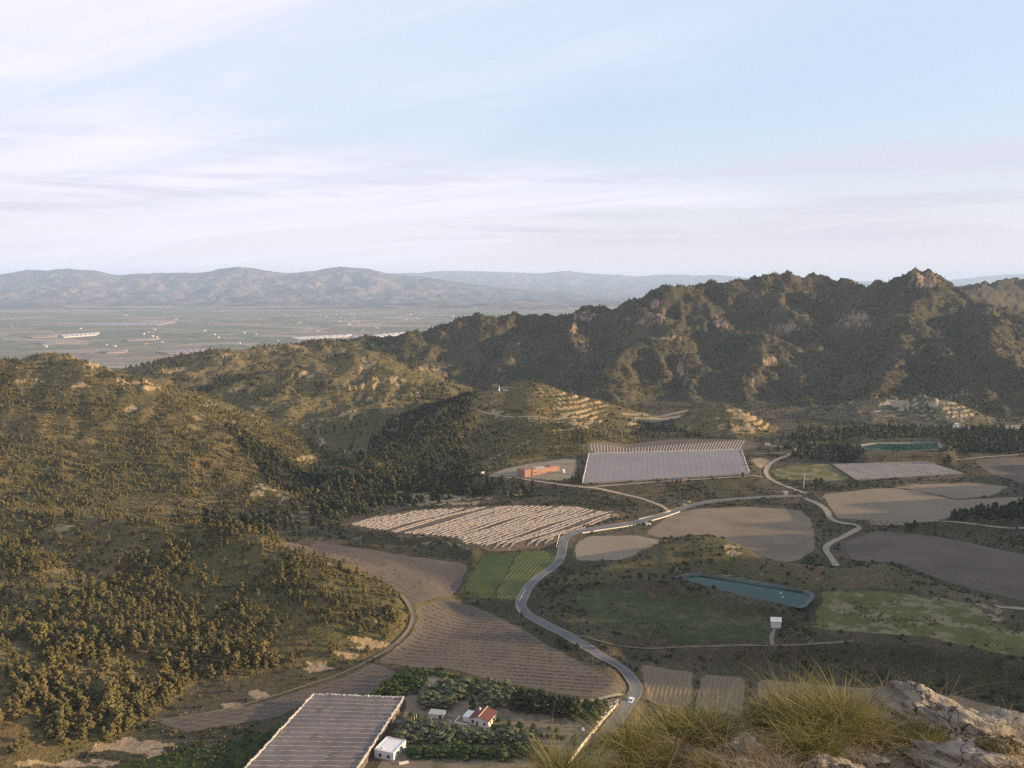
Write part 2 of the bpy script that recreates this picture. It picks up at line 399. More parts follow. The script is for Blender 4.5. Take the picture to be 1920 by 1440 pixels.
def H(x, y, full=False):
    wx = x + 7 * noise(x / 85, y / 85, 11) + 3.0 * noise(x / 30, y / 30, 12)
    wy = y + 16 * noise(x / 95, y / 95, 13) + 5 * noise(x / 33, y / 33, 14)
    near = sst(np.hypot(x, y), 30, 200)
    wx = x + (wx - x) * near; wy = y + (wy - y) * near
    b = g0(x, y) + 0.5 * fbm(x, y, 60, 3, 50) * near
    for poly, z, bw in PLATEAU:
        xs = [p[0] for p in poly]; ys = [p[1] for p in poly]
        m = (x > min(xs) - bw) & (x < max(xs) + bw) & (y > min(ys) - bw) & (y < max(ys) + bw)
        if m.any():
            sd = poly_sd(x[m], y[m], poly) + 1.2 * noise(x[m] / 9, y[m] / 9, 77)
            t = 1 - sst(sd, 0, bw)
            b[m] = b[m] + (z - b[m]) * t
    gl = np.minimum(0.55 * ridged(wx, wy, 150, 4, 21) + 0.45 * ridged(wx, wy, 48, 3, 25) - 0.72, 0.04)
    out = b.copy(); ident = np.zeros(x.shape, np.int16); top = np.full(x.shape, -1.5); lift = np.zeros(x.shape)
    for i, n in enumerate(HN):
        hd = HILLS[n]; hh = np.full(x.shape, -500.0)
        kx, ky = (x, y) if n in ('knoll', 'conical_hill') else (wx, wy)
        for pts, s, c, *side in hd['ridges']:
            ml, mr = side[0] if side else (1, 1)
            rr = np.full(x.shape, -500.0); reach = max(p[2] for p in pts) / s + 60
            xs = [p[0] for p in pts]; ys = [p[1] for p in pts]
            m = (x > min(xs) - reach) & (x < max(xs) + reach) & (y > min(ys) - reach) & (y < max(ys) + reach)
            if not m.any(): continue
            X, Y = kx[m], ky[m]; r = np.full(X.shape, -500.0)
            for (ax, ay, az), (bx, by, bz) in zip(pts[:-1], pts[1:]):
                ex, ey = bx - ax, by - ay
                t = np.clip(((X - ax) * ex + (Y - ay) * ey) / (ex * ex + ey * ey), 0, 1)
                d2 = (X - ax - t * ex) ** 2 + (Y - ay - t * ey) ** 2
                sl = s if not side else s * np.where(ex * (Y - ay) - ey * (X - ax) > 0, ml, mr)
                r = np.maximum(r, az + t * (bz - az) - sl * (np.sqrt(d2 + c * c) - c))
            rr[m] = r
            hh = smax(hh, rr, hd['k'])
        rel = hh - b
        a = hd['amp'] * np.clip(rel / 25, 0, 1)
        cr = 1.0
        hh = hh + a * gl * 2.6 + np.clip(rel / 8, 0, 1) * hd['amp'] * 0.13 * fbm(x, y, 14, 3, 31 + i)
        ident = np.where((hh > out) & (hh > b + 0.4), i + 1, ident)
        out = smax(out, hh, 2.0)
    if full: return out, ident, b
    return out

# camera-facing grid: every row stands at one depth, columns fan out evenly
uin = np.arange(-0.66, 0.6601, 0.00155)
step = 0.00155; ul = [uin[0]]; ur = [uin[-1]]; st = step
while ul[-1] > -1.15:
    st = min(st * 1.18, 0.08); ul.append(ul[-1] - st)
st = step
while ur[-1] < 4.2:
    st = min(st * 1.18, 0.12); ur.append(ur[-1] + st)
U = np.concatenate([ul[:0:-1], uin, ur[1:]])
YR = [120.0]
while YR[-1] < 2700:
    y = YR[-1]
    f = 0.012 if y < 260 else (0.0038 if y < 1540 else 0.010)
    YR.append(y * (1 + f))
YR = np.array(YR)
NC, NR = len(U), len(YR)
GY, GU = np.meshgrid(YR, U, indexing='ij')
GX = GU * GY
gz, gid, gbase = H(GX.ravel(), GY.ravel(), True)
GZ = gz.reshape(NR, NC); GID = gid.reshape(NR, NC); GB = gbase.reshape(NR, NC)
GPX, GPY = proj(GX, GY, GZ)

# old farming terraces: the slope really steps where they lie
TERR = [  # picture ellipse cx, cy, rx, ry, step height, strength
 (1085,765,70,45,3.2,.95),(1010,735,60,18,2.6,.7),(1390,785,62,36,3.4,1.0),(1340,775,40,22,3.0,.6),(1760,760,110,40,3.2,.9),(1640,760,120,25,3.0,.7),
 (540,775,170,45,2.6,.9),(700,720,90,50,3.2,.9),(560,690,60,40,3.0,.7),(110,690,150,40,3.2,.9),(450,680,120,30,3.0,.5),(640,830,60,25,2.4,.8),(810,700,40,30,3.0,.8)]
TW = np.zeros(GZ.shape); TB = np.zeros(GZ.shape)
for cx, cy, rx, ry, sh, a in TERR:
    e = 1 - np.sqrt(((GPX - cx) / rx) ** 2 + ((GPY - cy) / ry) ** 2)
    wgt = a * sst(e + 0.25 * fbm(GX, GY, 22, 3, 91), 0.0, 0.45) * (GID > 0) * (np.abs(GU) < 0.7)
    q = (GZ + 1.3 * fbm(GX, GY, 45, 2, 92)) / sh
    fr = q - np.floor(q); stp = sst(fr, 0.62, 0.95) - fr
    GZ = GZ + wgt * sh * stp
    TB = np.maximum(TB, wgt * (sst(fr, 0.6, 0.75) * (1 - sst(fr, 0.9, 1.0))))
    TW = np.maximum(TW, wgt)
# rock outcrops and cut banks: picture ellipses, stand out of the slope as broken rock
ROCK = [(490,918,24,13,1),(530,932,28,11,.9),(150,965,70,10,.55),(110,990,40,14,.6),(165,667,60,8,.7),(190,682,45,9,.8),(150,722,30,6,.8),(60,714,25,6,.6),(255,718,45,9,.9),(290,728,25,8,.9),(250,767,14,8,.9),(370,785,20,10,.6),(360,800,12,8,.6),
 (500,650,150,14,.62),(420,668,60,12,.6),(650,645,60,7,.5),(325,695,50,7,.7),(575,700,15,12,.95),(610,695,18,8,.7),(690,683,26,14,.8),(730,710,35,8,.6),(770,740,25,8,.6),(805,690,30,8,.6),(410,738,40,5,.6),(450,728,20,8,.7),(395,762,20,5,.8),
 (602,820,9,22,.9),(575,795,10,7,.9),(615,785,22,6,.8),(660,775,26,7,.9),(575,860,30,7,.8),(640,848,20,5,.7),(730,803,10,5,.9),
 (1095,590,28,10,.8),(1075,620,12,14,.9),(1095,650,14,14,.8),(1225,570,12,12,.9),(1240,595,12,14,.9),(1205,600,25,20,.45),(1345,600,12,10,.8),(1360,610,10,8,.8),(1240,634,50,4,.7),(1278,700,6,32,.8),(1283,715,9,14,.9),(1437,680,10,8,1.2),(1452,672,5,10,1.1),(1412,708,5,18,.9),(1395,715,4,14,.7),
 (1735,525,30,22,.75),(1600,600,40,16,.6),(1490,615,40,14,.4),(1530,560,30,10,.35),(1700,665,40,6,.4),(1640,650,30,6,.3),
 (960,727,25,4,.6),(920,757,30,8,.6),(935,775,26,9,.95),(990,784,60,4,.8),(1075,780,25,7,.95),(1040,786,14,5,.8),(1055,806,20,4,.8),(1090,800,18,5,.8),(1180,797,12,7,.9),(1110,858,14,6,1),(1395,795,34,22,.8),(1375,775,16,12,.5),(1340,790,20,14,.3),(1300,805,18,7,.6),
 (1640,790,130,22,.5),(1560,790,80,20,.45),(1750,755,30,10,.6),(1800,780,35,8,.7),(1720,800,50,4,.6),(1790,806,30,5,.7),
 (690,1210,45,16,1.15),(660,1225,30,12,1.2),(600,1252,45,11,1.1),(485,1305,20,9,1.6),(425,1322,26,7,1.4),(370,1335,22,5,.7),(700,1175,14,14,.6),(760,1150,14,20,.4),(590,1055,22,5,.6),(615,1060,20,5,.6),(340,1060,30,6,.4),(440,1065,20,6,.4),(520,1140,40,8,.35),(200,1300,50,10,.4),(40,1350,30,8,.5),(80,1200,30,12,.35),
 (1370,1035,24,12,.9),(1290,1070,60,6,.5),(1420,1078,70,7,.5),(1330,1100,90,8,.45),(1160,1060,40,6,.4),(1120,1110,60,10,.5),(1180,1125,30,10,.55),(1100,1165,40,10,.5),(1180,1180,20,7,.7),(1600,1085,90,8,.5),(1850,1140,25,16,.7),(1870,1160,20,10,.7),(1520,1190,20,12,.5),
 (790,935,80,14,1.0),(850,938,60,14,.9),(960,925,40,8,.7),(930,1000,14,8,.5),(680,1010,50,8,.55),(820,1022,50,8,.7),(760,1006,60,5,.6),(1150,965,20,8,.8),(1285,945,10,6,1),(1310,930,14,10,.4),(1220,900,40,10,.4),(1050,1010,14,8,.9),(900,1130,26,8,.5),(540,965,60,8,.7),(480,968,30,6,.6),(560,950,30,5,.5),(240,1405,95,18,1.7),(190,1428,24,24,1.7),(310,1398,40,6,1.1),(60,1432,120,10,.8)]
RK = np.zeros(GZ.shape)
for cx, cy, rx, ry, a in ROCK:
    m = (np.abs(GPX - cx) < 2 * rx) & (np.abs(GPY - cy) < 2 * ry)
    e = 1 - np.sqrt(((GPX[m] - cx) / rx) ** 2 + ((GPY[m] - cy) / ry) ** 2)
    RK[m] = np.maximum(RK[m], a * sst(0.75 * e + 0.75 * fbm(GX[m] * .55, GY[m] * .8 + GZ[m] * 2.2, 6, 4, 95, .6), 0.0, 0.62))
GZ = GZ + np.clip(RK, 0, 1) * (1.6 * (ridged(GX, GY, 11, 4, 97) - 0.35) + 0.6 * noise(GX / 3.1, GY / 3.1, 98)) * (GID > 0)
RK = np.maximum(RK, TB * np.where(GPX < 860, 0.62, 0.95))
GPX, GPY = proj(GX, GY, GZ)
# steep ground shows more stone
dzy = np.gradient(GZ, axis=0) / np.gradient(GY, axis=0)
steep = np.abs(dzy) + 0.0
RK = RK + 0.35 * sst(steep, 0.55, 1.0) * (GID > 0)

# what the camera can see of the ground, row by row
EL = (GZ - CAMZ) / GY
HOR = np.maximum.accumulate(np.maximum(EL, -0.64), axis=0)
HORP = np.vstack([np.full((1, NC), -9.0), HOR[:-1]])
VIS = (EL * GY + 5.0 >= HORP * GY) & (np.abs(GU) < 0.67) & (GPY < 1500)

LOGY = np.log(YR)
def gz_at(x, y):
    """ground height at world x, y"""
    x = np.asarray(x, float); y = np.asarray(y, float)
    u = np.clip(np.interp(x / y, U, np.arange(NC)), 0, NC - 1.001); r = np.clip(np.interp(y, YR, np.arange(NR)), 0, NR - 1.001)
    i = u.astype(int); j = r.astype(int); a = u - i; b = r - j
    return (GZ[j, i] * (1 - a) + GZ[j, i + 1] * a) * (1 - b) + (GZ[j + 1, i] * (1 - a) + GZ[j + 1, i + 1] * a) * b
def hit(px, py):
    """ground point seen at picture position"""
    v = (720 - py) / F; u = (px - 960) / F / (CT + v * ST); e = (-ST + v * CT) / (CT + v * ST)
    c = np.interp(u, U, np.arange(NC)); i = int(c); a = c - i
    z = GZ[:, i] * (1 - a) + GZ[:, i + 1] * a
    el = (z - CAMZ) / YR
    k = np.argmax(el >= e)
    if k == 0:
        return np.array(G(px, py, 0.0))
    t = (e - el[k - 1]) / (el[k] - el[k - 1] + 1e-12)
    d = YR[k - 1] + t * (YR[k] - YR[k - 1])
    return np.array((u * d, d, z[k - 1] + t * (z[k] - z[k - 1])))
def hits(pts): return [hit(*p) for p in pts]
# ------------------------------------------------------------------ fields, roads: draped sheets a little above the lowered ground
def resample(poly, s, closed=True):
    out = []; n = len(poly)
    for i in range(n if closed else n - 1):
        a = np.array(poly[i][:2]); b = np.array(poly[(i + 1) % n][:2]); k = max(1, int(np.linalg.norm(b - a) / s))
        for j in range(k): out.append(a + (b - a) * j / k)
    if not closed: out.append(np.array(poly[-1][:2]))
    return out
def chaikin(p, n=2, closed=True, cut=.25):
    p = [np.array(q[:2], float) for q in p]
    for _ in range(n):
        q = []
        rngi = range(len(p)) if closed else range(len(p) - 1)
        if not closed: q.append(p[0])
        for i in rngi:
            a, b = p[i], p[(i + 1) % len(p)]
            q += [a * (1 - cut) + b * cut, a * cut + b * (1 - cut)]
        if not closed: q.append(p[-1])
        p = q
    return p
SUNK = np.zeros(GZ.shape)
def sink(poly, depth=0.45):
    xs = [p[0] for p in poly]; ys = [p[1] for p in poly]
    m = (GX > min(xs)) & (GX < max(xs)) & (GY > min(ys)) & (GY < max(ys))
    if m.any():
        sd = poly_sd(GX[m], GY[m], poly)
        SUNK[m] = np.maximum(SUNK[m], depth * sst(-sd, 0.6, 3.0))
        return m, sd
SHEETS = []      # world polygons, also keep plants off them
def sheet(name, pxpoly, mat, lift=0.10, res=46, smooth=2, ragged=0.6, keep=True, zfun=None):
    poly = [h[:2] for h in hits(pxpoly)]
    if smooth: poly = chaikin(poly, smooth, True, .10)
    size = max(np.ptp([p[0] for p in poly]), np.ptp([p[1] for p in poly])); s = size / res
    bd = resample(poly, s)
    bd = [b + ragged * np.array((1.5 * noise(b[0] / 9, b[1] / 9, 61) + .7 * noise(b[0] / 2.5, b[1] / 2.5, 63), 1.5 * noise(b[0] / 9, b[1] / 9, 62) + .7 * noise(b[0] / 2.5, b[1] / 2.5, 64))) for b in bd]
    bx = np.array(bd)
    gx, gy = np.meshgrid(np.arange(bx[:, 0].min(), bx[:, 0].max(), s), np.arange(bx[:, 1].min(), bx[:, 1].max(), s))
    gx, gy = gx.ravel(), gy.ravel()
    sd = poly_sd(gx, gy, bd); ins = sd < -s * 0.55
    pts = [Vector(b) for b in bd] + [Vector((a, c)) for a, c in zip(gx[ins], gy[ins])]
    nb = len(bd)
    v2, e2, f2, *_ = geometry.delaunay_2d_cdt(pts, [(i, (i + 1) % nb) for i in range(nb)], [], 1, 1e-4)
    v2 = np.array([tuple(v) for v in v2]); zz = gz_at(v2[:, 0], v2[:, 1]) + lift
    if zfun is not None: zz = zfun(v2[:, 0], v2[:, 1], zz)
    fs = [tuple(f) for f in f2 if len(f) == 3]
    me = np_mesh(name, np.column_stack((v2, zz)), np.array(fs))
    if me.polygons[0].normal.z < 0: me.flip_normals()
    o = link_mesh(name, me, mat); tag(o, kind='structure')
    if keep: SHEETS.append([tuple(b) for b in bd])
    sink(bd)
    return o, bd
def ribbon(name, pxline, width, mat, lift=0.16, step=2.5, smooth=2, wv=0.0, keep=True):
    line = resample(chaikin([h[:2] for h in hits(pxline)], smooth, False), step, False)
    line = np.array(line); n = len(line)
    tg = np.gradient(line, axis=0); tg /= np.linalg.norm(tg, axis=1)[:, None] + 1e-9
    nr = np.column_stack((-tg[:, 1], tg[:, 0]))
    W_ = width * (1 + wv * noise(np.arange(n) / 4.0, np.zeros(n), 5))
    offs = (-0.5, -0.25, 0, 0.25, 0.5)
    zc_ = gz_at(line[:, 0], line[:, 1]); k = np.ones(7) / 7
    zs = np.convolve(np.pad(zc_, 3, 'edge'), k, 'valid')
    vs = []
    for o_ in offs:
        q = line + nr * (W_ * o_)[:, None]
        ze = gz_at(q[:, 0], q[:, 1])
        vs.append(np.column_stack((q, np.maximum(zs, np.minimum(ze, zs + 0.5)) + lift + 0.05 * (0.25 - o_ * o_))))
    V = np.stack(vs, 1).reshape(-1, 3); fc = []
    for i in range(n - 1):
        for j in range(4):
            a = i * 5 + j; fc.append((a, a + 5, a + 6, a + 1))
    me = np_mesh(name, V, np.array(fc))
    if me.polygons[0].normal.z < 0: me.flip_normals()
    set_attr(me, 'edge', np.tile(np.abs(offs) * 2.0, n))
    o = link_mesh(name, me, mat); tag(o, kind='structure')
    q1 = line + nr * (W_ * .5)[:, None]; q2 = line - nr * (W_ * .5)[:, None]
    poly = [tuple(p) for p in q1[::2]] + [tuple(p) for p in q2[::-2]]
    if keep: SHEETS.append(poly)
    xs = line[:, 0]; ys = line[:, 1]
    m = (GX > xs.min() - 6) & (GX < xs.max() + 6) & (GY > ys.min() - 6) & (GY < ys.max() + 6)
    idx = np.argwhere(m)
    d = np.full(len(idx), 1e9); zt = np.zeros(len(idx))
    for i in range(0, n):
        dd = (GX[m] - line[i, 0]) ** 2 + (GY[m] - line[i, 1]) ** 2
        up = dd < d; d[up] = dd[up]; zt[up] = zs[i]
    d = np.sqrt(d); t = 1 - sst(d, width * 0.5, width * 0.5 + 3.5)
    GZ[m] = GZ[m] + (zt - GZ[m]) * t                          # the roadbed is cut into the slope
    SUNK[m] = np.maximum(SUNK[m], 0.25 * (1 - sst(d, width * 0.3, width * 0.55)))
    return o, line, zs

def rowdir(p, q, z=3.0):
    a, b = G(*p, z), G(*q, z); return math.atan2(b[1] - a[1], b[0] - a[0])
M['tilled'] = mat_field('tilled', (0.128, 0.102, 0.080), (0.092, 0.074, 0.060), rowdir((820, 1255), (1120, 1275)), 3.2, 0.4)
M['tilled2'] = mat_field('tilled2', (0.126, 0.100, 0.080), (0.097, 0.078, 0.063), rowdir((600, 1040), (850, 1075)), 3.0, 0.4)
M['tan'] = mat_field('tan', (0.225, 0.172, 0.115), (0.150, 0.117, 0.083), rowdir((1300, 1000), (1500, 1010)), 4.0, .35, patch=0.03, mott=1.0)
M['tan_rows'] = mat_field('tan_rows', (0.23, 0.182, 0.128), (0.165, 0.133, 0.096), rowdir((1560, 930), (1700, 975), 8), 3.6, 0.75)
M['brown'] = mat_field('brown', (0.140, 0.107, 0.081), (0.090, 0.071, 0.056), rowdir((1600, 1050), (1900, 1040)), 3.2, 0.5, mott=1.0)
M['stubble'] = mat_field('stubble', (0.20, 0.152, 0.095), (0.15, 0.115, 0.075), rowdir((1300, 1250), (1290, 1300)), 1.8, 0.35)
M['green'] = mat_field('green', (0.050, 0.070, 0.022), (0.042, 0.058, 0.019), rowdir((905, 1100), (985, 1035)), 2.2, 0.25, 0.08, tint=(0.075, 0.08, 0.03))
M['green2'] = mat_field('green2', (0.075, 0.092, 0.030), (0.060, 0.074, 0.025), rowdir((940, 1110), (1010, 1035)), 2.2, 0.25, 0.08, tint=(0.11, 0.105, 0.04))
M['rough_green'] = mat_field('rough_green', (0.105, 0.105, 0.032), (0.066, 0.074, 0.022), None, 2, 0, 0.045, 0.9, tint=(0.21, 0.165, 0.105))
M['meadow'] = mat_field('meadow', (0.056, 0.064, 0.024), (0.040, 0.050, 0.020), None, 2, 0, 0.05, 0.8, tint=(0.10, 0.085, 0.045))
M['yard'] = mat_field('yard', (0.20, 0.155, 0.11), (0.155, 0.12, 0.085), None, 2, 0, 0.08, 0.8, tint=(0.09, 0.085, 0.045))
M['pale'] = mat_field('pale', (0.22, 0.178, 0.125), (0.155, 0.127, 0.09), None, 2, 0, 0.05)
M['asphalt'] = mat_field('asphalt', (0.135, 0.135, 0.14), (0.105, 0.105, 0.11), None, 2, 0, 0.12, 0.8, edge=(0.22, 0.175, 0.125))
M['dirt'] = mat_field('dirt', (0.29, 0.235, 0.175), (0.22, 0.18, 0.135), None, 2, 0, 0.2, edge=(0.085, 0.07, 0.042))
M['path'] = mat_field('path', (0.185, 0.145, 0.105), (0.13, 0.10, 0.072), None, 2, 0, 0.2, edge=(0.075, 0.065, 0.04))
M['concrete'] = mat_plain('concrete', (0.21, 0.18, 0.145), 0.2, 0.6)

field = lambda *a, **k: sheet('field', *a, **k)
ROADPX = [(1070,1465),(1092,1438),(1128,1390),(1164,1340),(1184,1313),(1194,1298),(1192,1285),(1175,1262),(1150,1243),(1100,1216),(1045,1186),(1005,1163),(982,1148),(975,1136),(980,1120),(992,1098),(1012,1080),(1036,1065),(1050,1050),(1055,1030),(1056,1015),(1064,1004),(1085,996),(1130,990),(1200,978),(1250,964),(1290,949),(1335,940),(1390,935),(1450,931),(1505,930)]
road_o, road_l, road_z = ribbon('road', ROADPX, 5.6, M['asphalt'], wv=.06)
ribbon('dirt_road', [(1508,934),(1535,945),(1552,958),(1556,975),(1580,984),(1618,990),(1590,1003),(1556,1018),(1546,1030),(1558,1045),(1568,1062)], 4.5, M['dirt'], wv=.2)
ribbon('dirt_road', [(1512,926),(1490,918),(1455,905),(1435,890),(1438,874),(1455,862),(1480,853),(1500,842),(1470,838),(1440,836)], 4.5, M['dirt'], wv=.2)
ribbon('dirt_road', [(1255,960),(1235,946),(1190,930),(1130,918),(1080,913),(1010,903),(960,895),(918,893)], 4.2, M['dirt'], wv=.2)
ribbon('track', [(1085,914),(1180,908),(1270,901),(1340,897),(1432,896)], 3.0, M['dirt'], wv=.3)
ribbon('track', [(700,1234),(735,1214),(762,1190),(776,1166),(772,1145),(752,1115)], 2.4, M['path'], wv=.3)
ribbon('track', [(282,1352),(380,1340),(480,1316),(560,1290),(640,1264),(700,1234)], 1.1, M['path'], wv=.5)
ribbon('track', [(1046,1190),(1085,1192),(1130,1208),(1180,1217),(1260,1214),(1360,1212),(1450,1212),(1520,1210),(1600,1203)], 1.1, M['path'], wv=.4)
ribbon('track', [(1452,1180),(1446,1195),(1448,1210)], 1.8, M['pale'], wv=.4)
ribbon('track', [(1170,1306),(1120,1314),(1080,1316)], 2.4, M['dirt'], wv=.4)
ribbon('track', [(874,766),(895,770),(930,780),(985,784),(1050,788),(1110,788),(1112,794),(1090,801),(1050,808)], 3.2, M['dirt'], wv=.3)
ribbon('track', [(918,862),(955,845),(995,825)], 2.6, M['dirt'], wv=.3)
ribbon('track', [(1420,850),(1500,850),(1600,845)], 2.0, M['dirt'], wv=.4)
ribbon('track', [(1790,862),(1850,856),(1960,850)], 2.6, M['dirt'], wv=.4)
ribbon('track', [(1740,976),(1820,984),(1960,990)], 2.2, M['dirt'], wv=.4)
ribbon('track', [(1865,1136),(1900,1141),(1960,1150)], 3.2, M['dirt'], wv=.3)

field([(705,1243),(765,1197),(786,1160),(778,1142),(850,1124),(900,1140),(935,1158),(985,1185),(1060,1228),(1130,1266),(1172,1292),(1160,1304),(1110,1308),(1050,1300),(960,1285),(850,1256),(770,1250)], M['tilled'])
field([(525,1020),(590,1016),(700,1032),(800,1048),(880,1058),(862,1100),(846,1120),(772,1137),(745,1108),(690,1075),(620,1048)], M['tilled2'])
field([(290,1352),(480,1322),(640,1272),(700,1242),(745,1262),(705,1300),(590,1312),(520,1345),(430,1360),(350,1374)], M['tilled'], ragged=.3)
field([(905,1043),(968,1036),(920,1124),(866,1106)], M['green'], smooth=1)
field([(974,1035),(1044,1028),(1042,1055),(1000,1090),(982,1128),(925,1122)], M['green2'], smooth=1)
net_o, NETPOLY = sheet('terrace', [(640,984),(700,970),(800,955),(960,948),(1075,949),(1152,962),(1145,973),(1085,990),(1045,1003),(1040,1022),(1000,1030),(930,1035),(870,1022),(845,1008),(760,1003),(690,992)], M['brown'])
field([(1208,1000),(1262,962),(1300,955),(1400,950),(1500,957),(1520,975),(1526,1000),(1528,1030),(1495,1052),(1420,1040),(1385,1022),(1340,1004),(1305,1003),(1240,1010)], M['tan'])
field([(1078,1022),(1100,1006),(1190,1004),(1240,1013),(1190,1042),(1150,1050),(1080,1052)], M['pale'])
field([(1540,928),(1640,916),(1700,916),(1790,938),(1905,932),(1975,935),(1880,948),(1800,965),(1750,978),(1700,985),(1640,986),(1570,972),(1556,950)], M['tan_rows'])
field([(1672,915),(1720,908),(1820,906),(1895,912),(1860,930),(1795,936),(1730,922)], M['tan'])
field([(1575,1020),(1640,996),(1720,1002),(1800,1014),(1960,1050),(2100,1090),(2080,1132),(1920,1128),(1800,1100),(1740,1078),(1680,1056),(1600,1052)], M['brown'])
field([(1825,864),(1880,858),(1980,856),(2050,870),(2000,905),(1920,908),(1860,890)], M['brown'])
field([(1447,882),(1480,874),(1555,869),(1596,900),(1560,902),(1470,900),(1455,895)], M['rough_green'], smooth=1)
field([(1408,862),(1425,858),(1445,864),(1442,874),(1420,876)], M['pale'])
field([(1518,1175),(1545,1110),(1600,1108),(1660,1110),(1780,1124),(1835,1136),(1860,1165),(1900,1182),(1990,1200),(1990,1245),(1880,1226),(1750,1198),(1620,1186),(1560,1184)], M['rough_green'], ragged=1)
field([(1075,1120),(1110,1105),(1200,1110),(1300,1128),(1430,1150),(1445,1170),(1440,1204),(1360,1207),(1250,1205),(1180,1190),(1110,1165)], M['meadow'], ragged=1)
field([(1200,1246),(1270,1256),(1300,1262),(1298,1320),(1250,1330),(1215,1315)], M['stubble'])
field([(1318,1264),(1400,1272),(1392,1340),(1300,1335)], M['stubble'])
field([(1420,1274),(1520,1282),(1690,1296),(1700,1380),(1420,1370)], M['stubble'])
field([(1716,1300),(1800,1306),(1900,1335),(2100,1390),(2100,1500),(1720,1420)], M['stubble'])
sheet('yard', [(712,1296),(760,1268),(830,1262),(960,1290),(1080,1316),(1160,1318),(1075,1440),(1040,1475),(690,1475),(730,1400),(765,1318)], M['yard'], smooth=1)
field([(1104,851),(1392,844),(1432,838),(1400,824),(1250,824),(1102,831)], M['tilled'], smooth=1)
sheet('forecourt', [(915,892),(950,878),(1000,868),(1060,861),(1082,862),(1078,895),(1050,902),(1010,898),(960,893)], M['pale'], smooth=1)
field([(1166,774),(1290,768),(1288,773),(1168,779)], M['pale'], smooth=1); field([(1172,782),(1280,777),(1272,784),(1190,788)], M['pale'], smooth=1)
field([(1868,798),(1960,795),(1960,806),(1880,804)], M['pale'], smooth=1)
field([(215,1440),(300,1415),(400,1398),(500,1372),(545,1352),(520,1400),(470,1470),(215,1470)], mat_field('clover', (0.040, 0.050, 0.014), (0.028, 0.038, 0.011), None, 2, 0, .1, .8), keep=False)
clover_poly = SHEETS[-1]

for q_ in ([(455,1462),(668,1462),(757,1322),(588,1316)], [(1092,908),(1405,890),(1390,845),(1104,853)], [(1604,902),(1806,890),(1738,868),(1560,873)]):
    SHEETS.append([tuple(h[:2]) for h in hits(q_)])
# ------------------------------------------------------------------ irrigation ponds: lined basin cut into the embankment, water, rim
def pond(pxpoly, zw, mwater, mrim, name='pond'):
    rim = resample([tuple(G(px, py, zw + 0.9)[:2]) for px, py in pxpoly], 2.5)
    c = np.mean(rim, axis=0)
    def inset(k): return [np.array(b) + (c - b) / np.linalg.norm(c - b) * k for b in rim]
    m, sd = sink(rim, 0.0)
    GZ[m] = np.where(sd < 1.2, np.minimum(GZ[m], zw + 1.0 - 4.5 * sst(-sd, -0.3, 4)), GZ[m])
    rings = [(inset(-0.9), zw + 1.05), (inset(0.0), zw + 1.12), (inset(0.5), zw + 1.0), (inset(2.6), zw - 0.8)]
    n = len(rim); V = []; Fc = []
    for r, z in rings: V += [(p[0], p[1], z) for p in r]
    for k in range(len(rings) - 1):
        for i in range(n):
            j = (i + 1) % n; Fc.append((k * n + i, k * n + j, (k + 1) * n + j, (k + 1) * n + i))
    tag(link_mesh('pond_lining', np_mesh('pond_lining', V, Fc, False), mrim), kind='structure')
    bm = bmesh.new(); bm.faces.new([bm.verts.new((p[0], p[1], zw)) for p in inset(1.2)])
    bmesh.ops.triangulate(bm, faces=bm.faces[:])
    me = bm_mesh('water', bm)
    if me.polygons[0].normal.z < 0: me.flip_normals()
    tag(link_mesh('water', me, mwater), kind='structure')
    SHEETS.append([tuple(b) for b in inset(-1.5)])
m_, t, b = material('pond_water', 0.06, 0.5); p = opos(t)
t.l.new(t.mix(t.noise(p, 0.06, 3), (0.003, 0.030, 0.019), (0.004, 0.036, 0.024)), b.inputs['Base Color']); b.inputs['IOR'].default_value = 1.33; b.inputs['Specular IOR Level'].default_value = .12
bump(t, b, t.noise(p, 1.6, 3, 0.6), 0.05, 0.1)
M['water'] = m_
M['liner'] = mat_plain('liner', (0.075, 0.082, 0.072), 0.4, 0.8, 0.6)
M['liner_pale'] = mat_plain('liner_pale', (0.16, 0.15, 0.13), 0.35, 0.8, 0.7)
pond([(1268,1083),(1285,1077),(1310,1075),(1400,1088),(1510,1107),(1524,1114),(1522,1122),(1508,1137),(1498,1140),(1440,1127),(1360,1107)], 9.0, M['water'], M['liner'])
pond([(1602,836),(1640,830),(1760,829),(1766,842),(1700,846),(1630,844)], 16.0, M['water'], M['liner_pale'])

# ------------------------------------------------------------------ ground meshes, one for each landform
M['hill_warm'] = mat_hill('hill_warm', (0.190, 0.142, 0.064), (0.098, 0.086, 0.034), (0.37, 0.265, 0.145))
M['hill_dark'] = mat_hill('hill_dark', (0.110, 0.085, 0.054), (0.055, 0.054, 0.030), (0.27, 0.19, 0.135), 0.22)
M['hill_grey'] = mat_hill('hill_grey', (0.17, 0.14, 0.105), (0.085, 0.082, 0.045), (0.36, 0.29, 0.20))
M['hill_earth'] = mat_hill('hill_earth', (0.165, 0.122, 0.080), (0.085, 0.080, 0.032), (0.32, 0.235, 0.155))
M['valley'] = mat_hill('valley', (0.120, 0.092, 0.060), (0.048, 0.047, 0.024), (0.30, 0.225, 0.150))
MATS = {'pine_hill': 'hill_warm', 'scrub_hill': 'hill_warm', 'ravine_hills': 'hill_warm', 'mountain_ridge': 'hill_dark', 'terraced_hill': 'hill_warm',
        'conical_hill': 'hill_warm', 'badland_hill': 'hill_grey', 'knoll': 'hill_earth', 'overlook_hill': 'hill_warm'}
ZM = GZ - SUNK
VEG = 0.5 + 0.8 * fbm(GX, GY, 120, 3, 41)
fid = GID[:-1, :-1]
vi = np.arange(NR * NC).reshape(NR, NC)
quads = np.stack((vi[:-1, :-1], vi[:-1, 1:], vi[1:, 1:], vi[1:, :-1]), -1)
